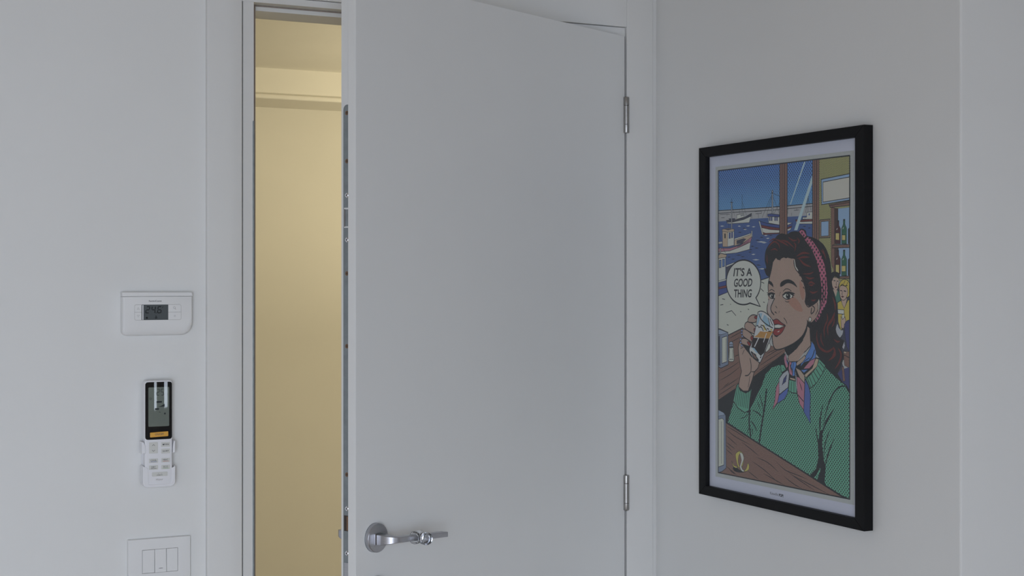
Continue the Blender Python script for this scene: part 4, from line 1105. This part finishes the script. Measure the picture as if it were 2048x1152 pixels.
l|ink|1|19.1|1942,3631,1867,3538,1815,3448,1837,3374,1928,3310
f|ink|0|0|1928,3369,1973,3377,2025,3334,1973,3349
l|ink|1|8.7|2092,3386,2076,3341
l|ink|0|13.9|1973,3485,2018,3442
f|lip|1|0|1837,3224,1905,3205,1980,3228,2058,3216,2159,3162,2285,3114,2147,3117,2013,3131,1912,3117,1889,3171
o|ink|1|11|1837,3224,1905,3205,1980,3228,2058,3216,2159,3162,2285,3114,2147,3117,2013,3131,1912,3117,1889,3171
f|paper|0|0|1923,3111,2058,3130,2225,3106,2103,3053,1927,3053
o|ink|0|9|1923,3111,2058,3130,2225,3106,2103,3053,1927,3053
f|lip|1|0|1905,3033,2080,3045,2192,3069,2285,3108,2218,3016,2136,2946,2017,2904,1918,2925,1882,2980
o|ink|1|11|1905,3033,2080,3045,2192,3069,2285,3108,2218,3016,2136,2946,2017,2904,1918,2925,1882,2980
f|ink|0|0|1927,2921,2017,2906,2125,2941,2012,2874,1945,2890
f|paper|0|0|2013,2978,2102,3008,2080,2980
l|ink|1|12.2|2232,3261,2303,3209,2342,3143
l|ink|1|17.4|3121,3502,3188,3467,3162,3395,3083,3347
l|ink|1|20.8|3100,3465,3078,3360
l|ink|1|12.2|3271,3560,3300,3456,3214,3337
f|paper|0|0|3309,3638,3334,3600,3329,3470,3304,3417,3313,3547
f|paper|0|0|3095,3248,3092,3231,3082,3216,3069,3206,3053,3202,3037,3205,3023,3215,3014,3229,3011,3246,3014,3263,3023,3278,3037,3288,3053,3291,3069,3288,3083,3279,3092,3265
o|ink|0|10|3095,3248,3092,3231,3082,3216,3069,3206,3053,3202,3037,3205,3023,3215,3014,3229,3011,3246,3014,3263,3023,3278,3037,3288,3053,3291,3069,3288,3083,3279,3092,3265
f|band|0|0|2704,4917,2775,4955,2861,4936,2950,4834,2875,4786,2790,4851
o|ink|0|10|2704,4917,2775,4955,2861,4936,2950,4834,2875,4786,2790,4851
f|band|0|0|2888,4763,2999,4809,3146,4712,3295,4572,3419,4407,3490,4264,3530,4109,3560,3915,3580,3773,3551,3644,3545,3577,3483,3479,3422,3419,3328,3288,3235,3205,3204,3239,3329,3366,3366,3470,3381,3600,3402,3668,3402,3772,3388,3914,3356,4057,3307,4213,3228,4396,3103,4575
l|ink|0|17.4|2956,4814,2860,4757
l|ink|11|24.3|3424,4057,3434,3915,3443,3772,3433,3617,3402,3562,3381,3445
l|ink|11|20.8|3500,4057,3516,3915,3505,3721,3484,3615,3442,3498
f|ink|0|0|2122,2356,2438,2415,2715,2450,3232,2538,3353,2530,3031,2160,2645,1827,2414,1839,2157,2193
f|ink|0|0|3099,2691,3342,2530,3538,2357,3901,2158,4006,2124,3859,2277,3689,2363,3473,2543
f|green|0|0|2211,2371,1841,2282,1637,2140,1525,1933,1339,1690,1132,1427,1073,1337,843,1347,542,1507,458,1335,338,1082,340,1064,1421,744,3076,288,4013,29,4212,2,4219,2057,4194,1975,4111,2063,3901,2158,3538,2354,3342,2523,3031,2187,2438,2067,2157,2207,2133,2342
o|ink|0|16|2211,2371,1841,2282,1637,2140,1525,1933,1339,1690,1132,1427,1073,1337,843,1347,542,1507,458,1335,338,1082,340,1064,1421,744,3076,288,4013,29,4212,2,4219,2057,4194,1975,4111,2063,3901,2158,3538,2354,3342,2523,3031,2187,2438,2067,2157,2207,2133,2342
f|greens|0|0|717,1897,650,1835,536,1526,710,1394,942,1320,1080,1370,1145,1657,1178,1821,1106,1769,975,1718,777,1762,727,1859
o|ink|0|14|717,1897,650,1835,536,1526,710,1394,942,1320,1080,1370,1145,1657,1178,1821,1106,1769,975,1718,777,1762,727,1859
l|ink|0|11.9|684,1837,593,1462
l|ink|0|11.9|742,1821,656,1451
l|ink|0|11.9|801,1808,718,1441
l|ink|0|11.9|859,1799,781,1432
l|ink|0|11.9|916,1794,843,1424
l|ink|0|11.9|974,1793,905,1417
l|ink|0|11.9|1031,1795,967,1412
l|ink|0|11.9|1089,1801,1028,1408
l|ink|0|11.9|1146,1810,1089,1405
f|greens|0|0|3320,2519,3512,2401,3433,2252,3257,2063,3052,1936,2929,2112,3165,2279,3302,2452
o|ink|0|12|3320,2519,3512,2401,3433,2252,3257,2063,3052,1936,2929,2112,3165,2279,3302,2452
l|ink|0|12.9|3342,2454,3483,2351
l|ink|0|12.9|3298,2390,3440,2267
l|ink|0|12.9|3231,2324,3374,2180
l|ink|0|12.9|3165,2265,3319,2115
l|ink|0|12.9|3098,2219,3230,2047
l|ink|0|12.9|3031,2160,3142,1993
l|ink|0|12.9|2974,2128,3086,1948
f|greens|0|0|2403,2072,2634,2051,2645,1824,2506,1823,2390,1852
o|ink|0|12|2403,2072,2634,2051,2645,1824,2506,1823,2390,1852
l|ink|0|11.1|2484,2042,2465,1835
l|ink|0|11.1|2558,2047,2557,1828
f|greens|0|0|2138,2346,2233,2347,2310,2259,2161,2193
o|ink|0|8|2138,2346,2233,2347,2310,2259,2161,2193
l|ink|0|9.2|2204,2281,2263,2256
f|tan|0|0|3227,2520,3320,2511,3258,2364,2923,2136,2878,2190,3120,2332
o|ink|0|10|3227,2520,3320,2511,3258,2364,2923,2136,2878,2190,3120,2332
f|tan|0|0|2426,2116,2595,2102,2595,2060,2438,2079
o|ink|0|8|2426,2116,2595,2102,2595,2060,2438,2079
l|ink|1|38|1676,1846,1621,1522,1512,1107,1428,734
l|ink|11|21.7|1423,1765,1531,1537,1585,1370
l|ink|11|21.7|1203,1393,1404,1344,1530,1269
l|ink|1|38|1121,1397,1091,1156,1146,847
l|ink|11|27.1|1147,1172,1275,1086,1356,975
l|ink|11|16.3|1072,1046,1035,890
l|ink|11|19|1183,1056,1209,896
l|ink|11|13.6|1092,1330,942,1230,754,1182
l|ink|11|13.6|1350,1609,1495,1384
l|ink|11|27.1|4189,1956,4066,2050,3849,1988,3660,1789,3516,1487,3419,1156
l|ink|11|38|3779,1624,3564,1390,3419,1136
l|ink|11|24.4|3209,1268,3280,1001,3369,727
l|ink|11|21.7|3664,1249,3505,943,3465,657
l|ink|11|29.8|3771,1069,3609,793,3490,498
l|ink|11|27.1|3443,1683,3365,1414,3364,1131
l|ink|11|19|3340,1432,3339,1148
l|ink|11|27.1|4219,1919,4097,2049
f|ink|0|0|3345,1169,3435,1194,3418,914,3465,637,3522,522,3490,237,3534,162,3255,228,3352,402,3375,505,3239,318,3148,260,3036,287,3233,449,3305,659,3289,901
f|sblue|0|0|3100,2837,3177,2778,3237,2642,3221,2524,3076,2475,2863,2422,2760,2333,2795,2426,2942,2573,3073,2725
o|ink|0|10|3100,2837,3177,2778,3237,2642,3221,2524,3076,2475,2863,2422,2760,2333,2795,2426,2942,2573,3073,2725
l|ink|1|16.6|3193,2682,3121,2540,3032,2480
l|ink|1|11.1|3032,2522,2874,2444
f|spink|0|0|3214,2523,3170,2415,3031,2316,2851,2300,2919,2362,3054,2467
o|ink|0|9|3214,2523,3170,2415,3031,2316,2851,2300,2919,2362,3054,2467
f|sblue|0|0|2771,2277,2997,2300,2869,2223
o|ink|0|9|2771,2277,2997,2300,2869,2223
f|tand|0|0|2897,2564,2924,2519,2829,2428,2669,2352,2600,2359,2669,2431
o|ink|0|9|2897,2564,2924,2519,2829,2428,2669,2352,2600,2359,2669,2431
f|spink|0|0|2287,2571,2238,2483,2261,2384,2322,2281,2373,2319,2357,2403,2322,2487
o|ink|0|9|2287,2571,2238,2483,2261,2384,2322,2281,2373,2319,2357,2403,2322,2487
f|sblue|0|0|2299,2457,2364,2404,2368,2340
o|ink|0|5|2299,2457,2364,2404,2368,2340
f|dotsw|0|0|2364,2259,2204,2181,2085,2074,2080,1756,2372,1918,2410,2179
o|ink|0|11|2364,2259,2204,2181,2085,2074,2080,1756,2372,1918,2410,2179
f|navyd|0|0|2333,2160,2239,2084,2180,1951,2297,2030
o|ink|0|8|2333,2160,2239,2084,2180,1951,2297,2030
f|spink|0|0|2085,2017,1990,1896,1946,1634,1874,1449,2037,1609,2085,1759
o|ink|0|11|2085,2017,1990,1896,1946,1634,1874,1449,2037,1609,2085,1759
f|sblue2|0|0|2085,1752,2379,1919,2355,1804,2254,1685,2001,1569,1893,1465,2037,1609
o|ink|0|11|2085,1752,2379,1919,2355,1804,2254,1685,2001,1569,1893,1465,2037,1609
f|spink|0|0|2645,2151,2737,2128,2889,2025,2864,1514,2735,1623,2667,1800
o|ink|0|11|2645,2151,2737,2128,2889,2025,2864,1514,2735,1623,2667,1800
f|tand|0|0|2605,2315,2760,2273,2889,2179,2889,2032,2737,2125
o|ink|0|10|2605,2315,2760,2273,2889,2179,2889,2032,2737,2125
f|sdot|0|0|2900,2113,3012,1992,3068,1828,3051,1466,3066,1280,2860,1489,2888,1872
o|ink|0|12|2900,2113,3012,1992,3068,1828,3051,1466,3066,1280,2860,1489,2888,1872
f|dotsw|0|0|2600,2275,2641,2136,2672,1826,2622,1963
o|ink|0|8|2600,2275,2641,2136,2672,1826,2622,1963
l|ink|0|14.8|2667,1807,2860,1681
l|ink|11|16.6|2725,2057,2782,1948,2816,1881
f|spink|0|0|2415,2421,2387,2291,2415,2186,2512,2140,2508,2241,2443,2323,2490,2410
o|ink|0|9|2415,2421,2387,2291,2415,2186,2512,2140,2508,2241,2443,2323,2490,2410
f|sblue|0|0|2490,2413,2619,2431,2642,2376,2581,2246,2590,2154,2512,2140,2524,2242,2461,2324
o|ink|0|10|2490,2413,2619,2431,2642,2376,2581,2246,2590,2154,2512,2140,2524,2242,2461,2324
l|ink|1|11.1|2543,2399,2519,2270
l|ink|1|11.1|2438,2365,2484,2212
f|skin|0|0|892,2679,760,2737,711,2616,735,2462,790,2254,834,2144,761,1986,722,1829,891,1749,1058,1761,1200,1999,1262,2152,1393,2242,1440,2351,1272,2418,1131,2495,1083,2604
o|ink|0|14|892,2679,760,2737,711,2616,735,2462,790,2254,834,2144,761,1986,722,1829,891,1749,1058,1761,1200,1999,1262,2152,1393,2242,1440,2351,1272,2418,1131,2495,1083,2604
f|ink|0|0|856,2685,1060,2700,1202,2692,1166,2552,1178,2441,1083,2520,964,2598
l|ink|1|17.4|1119,2424,1159,2302,1154,2162
l|ink|1|17.4|951,2067,1059,2081,1165,2163
l|ink|1|12.2|856,2489,928,2583
l|ink|1|10.4|796,2605,892,2637
l|ink|1|10.4|1118,2063,1082,1908,1058,1837
l|ink|0|13.9|1271,2162,1177,2157
f|skin|1|0|808,2760,868,2811,988,2812,1107,2758,1159,2704,1107,2663,964,2679,844,2703
o|ink|1|14|808,2760,868,2811,988,2812,1107,2758,1159,2704,1107,2663,964,2679,844,2703
f|skin|1|0|864,2944,893,3004,1001,2988,1160,2919,1254,2833,1254,2763,1174,2752,988,2816,876,2868
o|ink|1|14|864,2944,893,3004,1001,2988,1160,2919,1254,2833,1254,2763,1174,2752,988,2816,876,2868
f|skin|1|0|936,3052,970,3127,1084,3156,1231,3109,1348,3029,1395,2934,1343,2902,1179,2934,989,2993
o|ink|1|14|936,3052,970,3127,1084,3156,1231,3109,1348,3029,1395,2934,1343,2902,1179,2934,989,2993
f|skin|1|0|1056,3153,1075,3233,1203,3295,1349,3285,1407,3238,1372,3182,1273,3143,1179,3143
o|ink|1|14|1056,3153,1075,3233,1203,3295,1349,3285,1407,3238,1372,3182,1273,3143,1179,3143
f|lip|1|0|1269,3259,1381,3276,1405,3235,1309,3219
o|ink|1|9|1269,3259,1381,3276,1405,3235,1309,3219
f|lip|1|0|1250,3010,1308,3025,1381,2961,1376,2917,1292,2933
o|ink|1|9|1250,3010,1308,3025,1381,2961,1376,2917,1292,2933
f|lip|1|0|1141,2839,1188,2874,1254,2805,1240,2765,1178,2785
o|ink|1|9|1141,2839,1188,2874,1254,2805,1240,2765,1178,2785
f|lip|1|0|1024,2738,1084,2757,1147,2704,1107,2671
o|ink|1|9|1024,2738,1084,2757,1147,2704,1107,2671
f|bead|0|0|876,2970,870,2956,854,2947,835,2946,819,2954,813,2968,819,2982,835,2991,854,2992,870,2984
o|ink|0|8|876,2970,870,2956,854,2947,835,2946,819,2954,813,2968,819,2982,835,2991,854,2992,870,2984
f|bead|0|0|871,2917,865,2902,849,2893,830,2892,814,2901,808,2914,814,2929,830,2938,849,2938,865,2930
o|ink|0|8|871,2917,865,2902,849,2893,830,2892,814,2901,808,2914,814,2929,830,2938,849,2938,865,2930
f|bead|0|0|885,2858,879,2844,864,2835,844,2834,829,2842,823,2856,829,2870,844,2879,864,2880,879,2872
o|ink|0|8|885,2858,879,2844,864,2835,844,2834,829,2842,823,2856,829,2870,844,2879,864,2880,879,2872
f|bead|0|0|832,2792,826,2778,811,2768,791,2768,775,2776,769,2789,775,2804,791,2813,811,2814,826,2806
o|ink|0|8|832,2792,826,2778,811,2768,791,2768,775,2776,769,2789,775,2804,791,2813,811,2814,826,2806
f|bead|0|0|832,2730,826,2716,810,2707,791,2706,775,2714,769,2728,775,2742,791,2751,810,2752,826,2744
o|ink|0|8|832,2730,826,2716,810,2707,791,2706,775,2714,769,2728,775,2742,791,2751,810,2752,826,2744
f|bead|0|0|871,2670,865,2656,849,2646,830,2646,814,2654,808,2667,814,2682,830,2691,849,2692,865,2684
o|ink|0|8|871,2670,865,2656,849,2646,830,2646,814,2654,808,2667,814,2682,830,2691,849,2692,865,2684
f|paper|1|0|1713,2754,1804,2716,1770,2633,1644,2573
o|ink|1|8|1713,2754,1804,2716,1770,2633,1644,2573
f|glass|1|0|1379,3320,1419,3360,1507,3375,1634,3350,1783,3277,1896,3182,1936,3088,1914,3006,1701,2685,1482,2371,1440,2360,1366,2379,1201,2463,1102,2577,1131,2661,1237,2839,1320,3070
o|ink|1|13|1379,3320,1419,3360,1507,3375,1634,3350,1783,3277,1896,3182,1936,3088,1914,3006,1701,2685,1482,2371,1440,2360,1366,2379,1201,2463,1102,2577,1131,2661,1237,2839,1320,3070
f|blueg|0|0|1419,3321,1507,3339,1680,3279,1760,3165,1805,3071,1645,3086,1576,3187,1495,3213
f|blueg|0|0|1402,3293,1460,3225,1390,3100,1344,3084
f|glass|0|0|1535,3324,1599,3308,1495,3130,1437,3108
l|ink|1|17.4|1419,3328,1484,3226,1668,3121,1884,3053
l|ink|0|13.9|1726,3253,1782,3138,1794,3084
l|ink|0|15.6|1787,3234,1884,3100
f|crema|0|0|1472,2978,1599,2968,1900,2992,1763,2840,1394,2849,1254,2857,1367,2899
f|yellow|0|0|1553,3097,1599,3112,1668,2998,1599,3003
f|yellow|0|0|1805,3030,1862,3034,1862,3004,1816,2996
l|ink|1|15.6|1344,3071,1390,3086,1425,3052,1506,3062,1576,2981
l|ink|1|15.6|1483,3095,1576,3084,1691,2992
l|ink|1|15.6|1691,3040,1759,3021
l|ink|1|15.6|1736,2987,1828,2983
f|coffee|0|0|1237,2836,1759,2837,1598,2557,1487,2490,1343,2573,1173,2649,1202,2747
o|ink|0|6|1237,2836,1759,2837,1598,2557,1487,2490,1343,2573,1173,2649,1202,2747
l|glass|0|20.8|1418,2845,1277,2660
l|glass|0|17.4|1679,2944,1575,2762
f|blueg|0|0|1190,2643,1272,2633,1389,2548,1342,2539
f|ink|0|0|1347,2494,1277,2449,1206,2487,1277,2532
f|ink|1|0|1150,2565,1237,2541,1389,2438,1424,2384,1319,2400,1201,2484
f|ink|0|0|1459,2469,1524,2485,1477,2428
l|paper|1|12.2|1131,2578,1272,2556,1436,2426
f|woodn|1|0|1201,2526,1272,2501,1366,2423,1272,2446
f|woodn|0|0|247,1072,1421,738,3076,282,4028,17,4089,-15,-13,-15,-13,344,286,820
l|ink|0|24.4|247,1076,1421,738,3076,282,4059,7
l|ink|11|12.2|274,996,678,901,1128,769
l|ink|11|12.2|286,931,602,806,1164,686
l|ink|11|12.2|829,718,1164,600,1420,497
l|ink|11|12.2|294,798,678,637
l|ink|11|12.2|286,664,601,552
l|ink|11|12.2|286,598,486,508
l|ink|11|12.2|1164,373,1600,239,2060,40
l|ink|11|12.2|1311,464,1708,401,2061,251
l|ink|11|12.2|1974,462,2269,317,2678,261,2977,215
l|ink|11|12.2|2372,287,2744,166,3206,30
l|ink|11|12.2|2542,234,3010,137,3622,13
l|ink|11|12.2|2217,196,2542,79,2811,20
l|ink|11|12.2|1052,154,1419,25
l|ink|11|12.2|1564,171,2268,14
l|ink|11|12.2|293,166,677,23
l|ink|11|12.2|409,101,600,36
l|ink|11|12.2|293,510,525,423
f|ink|0|0|-13,1302,167,1293,338,1082,253,1035,-13,1022
f|silver|0|0|-28,1315,216,1258,271,1207,285,127,144,44,-29,-5
o|ink|0|9|-28,1315,216,1258,271,1207,285,127,144,44,-29,-5
f|silverl|0|0|-28,1306,201,1257,232,1215,-28,1171
o|ink|0|5|-28,1306,201,1257,232,1215,-28,1171
f|cream|0|0|-28,1100,146,1141,208,1106,207,185,-29,113
o|ink|0|8|-28,1100,146,1141,208,1106,207,185,-29,113
l|ink|0|8.1|118,1072,117,201
f|ink|0|0|1067,210,1041,169,966,131,858,101,737,87,628,91,551,113,524,148,552,189,628,228,737,258,858,271,966,267,1041,245
f|woodn|1|0|543,249,828,347,1052,241,828,139
f|lemon|1|0|620,412,658,482,772,526,885,484,911,356,847,218,809,279,847,392,798,474,734,424,715,290,771,187,696,222
o|ink|1|7|620,412,658,482,772,526,885,484,911,356,847,218,809,279,847,392,798,474,734,424,715,290,771,187,696,222
f|paper|1|0|772,493,866,482,911,377,828,237,884,156,1015,150,866,122,772,209,828,347
o|ink|1|6|772,493,866,482,911,377,828,237,884,156,1015,150,866,122,772,209,828,347
f|lemon|1|0|1053,317,1097,246,1052,165,911,127,997,202
o|ink|1|7|1053,317,1097,246,1052,165,911,127,997,202
f|lemon|1|0|486,298,563,218,696,200,639,168,543,194
o|ink|1|7|486,298,563,218,696,200,639,168,543,194
f|paper|0|0|1116,3531,1031,3509,943,3497,854,3495,764,3503,678,3521,596,3549,520,3586,453,3632,395,3685,349,3744,315,3808,294,3875,287,3944,294,4013,315,4080,349,4144,396,4203,453,4257,521,4303,597,4340,679,4369,766,4388,855,4396,945,4395,1033,4383,1117,4362,1196,4332,1268,4293,1331,4246,1385,4193,1427,4134,1458,4072,1475,4007,1480,3940,1472,3874,1452,3809,1418,3747,1373,3689,1317,3637,1461,3468
o|ink|0|22|1116,3531,1031,3509,943,3497,854,3495,764,3503,678,3521,596,3549,520,3586,453,3632,395,3685,349,3744,315,3808,294,3875,287,3944,294,4013,315,4080,349,4144,396,4203,453,4257,521,4303,597,4340,679,4369,766,4388,855,4396,945,4395,1033,4383,1117,4362,1196,4332,1268,4293,1331,4246,1385,4193,1427,4134,1458,4072,1475,4007,1480,3940,1472,3874,1452,3809,1418,3747,1373,3689,1317,3637,1461,3468
t|ink|IT'S A|1|535,4066,1186,4074,1186,4238,574,4242
t|ink|GOOD|1|549,3850,1176,3860,1214,4027,574,4021
t|ink|THING|1|559,3633,1156,3643,1190,3808,564,3803
o|ink|0|22|0,0,4215,0,4215,6260,0,6260"""
def smooth(pts, closed, it=2):
    for _ in range(it):
        n = len(pts); out = []
        for i in range(n if closed else n - 1):
            p0, p1, p2, p3 = pts[i - 1 if (closed or i) else 0], pts[i], pts[(i + 1) % n], pts[(i + 2) % n if closed else min(i + 2, n - 1)]
            out.append(p1); out.append(tuple((-p0[k] + 9 * p1[k] + 9 * p2[k] - p3[k]) / 16 for k in (0, 1)))
        if not closed: out.append(pts[-1])
        pts = out
    return pts
AW, AH = 4215.0, 6260.0
clampp = lambda p: (min(max(p[0], -8.0), AW + 8), min(max(p[1], -8.0), AH + 8))
def ribbon(pts, wd, closed, taper):
    n = len(pts); quads = []; Lf = []; Rt = []
    for i in range(n):
        if closed: p, q = pts[i - 1], pts[(i + 1) % n]
        else: p, q = pts[max(0, i - 1)], pts[min(n - 1, i + 1)]
        if closed or 0 < i < n - 1:
            e1 = Vector(pts[i]) - Vector(pts[i - 1]); e2 = Vector(pts[(i + 1) % n]) - Vector(pts[i])
            e1 = e1.normalized() if e1.length else e1; e2 = e2.normalized() if e2.length else e2
            d = e1 + e2
            d = d.normalized() if d.length > 1e-4 else e2
            k = 1 / max(0.55, abs(d.dot(e2)))
        else:
            d = Vector(q) - Vector(p); d = d.normalized() if d.length else Vector((1, 0)); k = 1
        h = wd / 2 * k
        if taper == 1: h *= max(0.12, math.sin(math.pi * (i + 0.3) / (n - 0.4)))
        nx, ny = -d.y * h, d.x * h
        Lf.append((pts[i][0] + nx, pts[i][1] + ny)); Rt.append((pts[i][0] - nx, pts[i][1] - ny))
    for i in range(n if closed else n - 1):
        j = (i + 1) % n; quads.append([Lf[i], Lf[j], Rt[j], Rt[i]])
    return quads
verts = []; faces = []; fmat = []; placed = []
X0A, Z0A, Y0A = -0.2074, 0.0502, -0.01185       # lower left corner of the printed picture, tenths of mm above it
def put(polys, key, tris=False):
    xs = [p[0] for q in polys for p in q]; ys = [p[1] for q in polys for p in q]
    bb = (min(xs), max(xs), min(ys), max(ys))
    lay = 1 + max([l for (a0, a1, b0, b1, l) in placed if a0 < bb[1] and a1 > bb[0] and b0 < bb[3] and b1 > bb[2]], default=0)
    placed.append((*bb, lay))
    y = Y0A - 0.000009 * lay
    for q in polys:
        base = len(verts); q = [clampp(p) for p in q]
        verts.extend([(X0A + p[0] * 1e-4, y, Z0A + p[1] * 1e-4) for p in q])
        ts = [tuple(range(len(q)))] if len(q) <= 4 and tris else tessellate_polygon([[Vector((p[0], p[1], 0)) for p in q]])
        for t in ts: faces.append([base + i for i in t]); fmat.append(KEYS.index(key))
for row in ART.strip().split('\n'):
    k, m_, a_, w_, c_ = row.split('|')
    c_ = [float(v) for v in c_.split(',')]; pts = list(zip(c_[0::2], c_[1::2])); w_ = float(w_)
    if k == 'f': put([smooth(pts, True) if a_ == '1' else pts], m_)
    elif k == 'o': put(ribbon(smooth(pts, True) if a_ == '1' else pts, w_ * 1.32, True, 0), m_, True)
    elif k == 'l':
        a_ = int(a_); put(ribbon(smooth(pts, False) if a_ % 10 and len(pts) > 2 else (smooth(pts, False) if a_ >= 10 else pts), w_ * 1.28, False, a_ // 10), m_, True)
    elif k == 't':
        vs, fs = text_tris(a_, 0.022 if w_ else 0.0, 0.0)
        (ax, ay), (bx_, by), (cx_, cy_), (dx_, dy_) = pts
        g = lambda u, v: ((ax * (1 - u) + bx_ * u) * (1 - v) + (dx_ * (1 - u) + cx_ * u) * v, (ay * (1 - u) + by * u) * (1 - v) + (dy_ * (1 - u) + cy_ * u) * v)
        gv = [g(u, v) for u, v in vs]
        put([[gv[i] for i in f] for f in fs], m_)
me = bpy.data.meshes.new('printed_artwork'); me.from_pydata(verts, [], faces)
for kk in KEYS: me.materials.append(INK[kk])
uvl = me.uv_layers.new(name='UVMap')
for p in me.polygons:
    p.material_index = fmat[p.index]
    for li in p.loop_indices:
        v = verts[me.loops[li].vertex_index]; uvl.data[li].uv = (v[0] - X0A, v[2] - Z0A)
art = bpy.data.objects.new('printed_artwork', me); COL.objects.link(art); art.parent = sheet
bm = bmesh.new(); yt = -0.01165
lettering(bm, 'Kitsville', -0.0290, -0.0030, 0.0282, 0.0335, yt, 0.0); lettering(bm, 'POP!', -0.0005, 0.0140, 0.0275, 0.0335, yt, 0.05)
obj('lettering', bm, prt_m, pic)
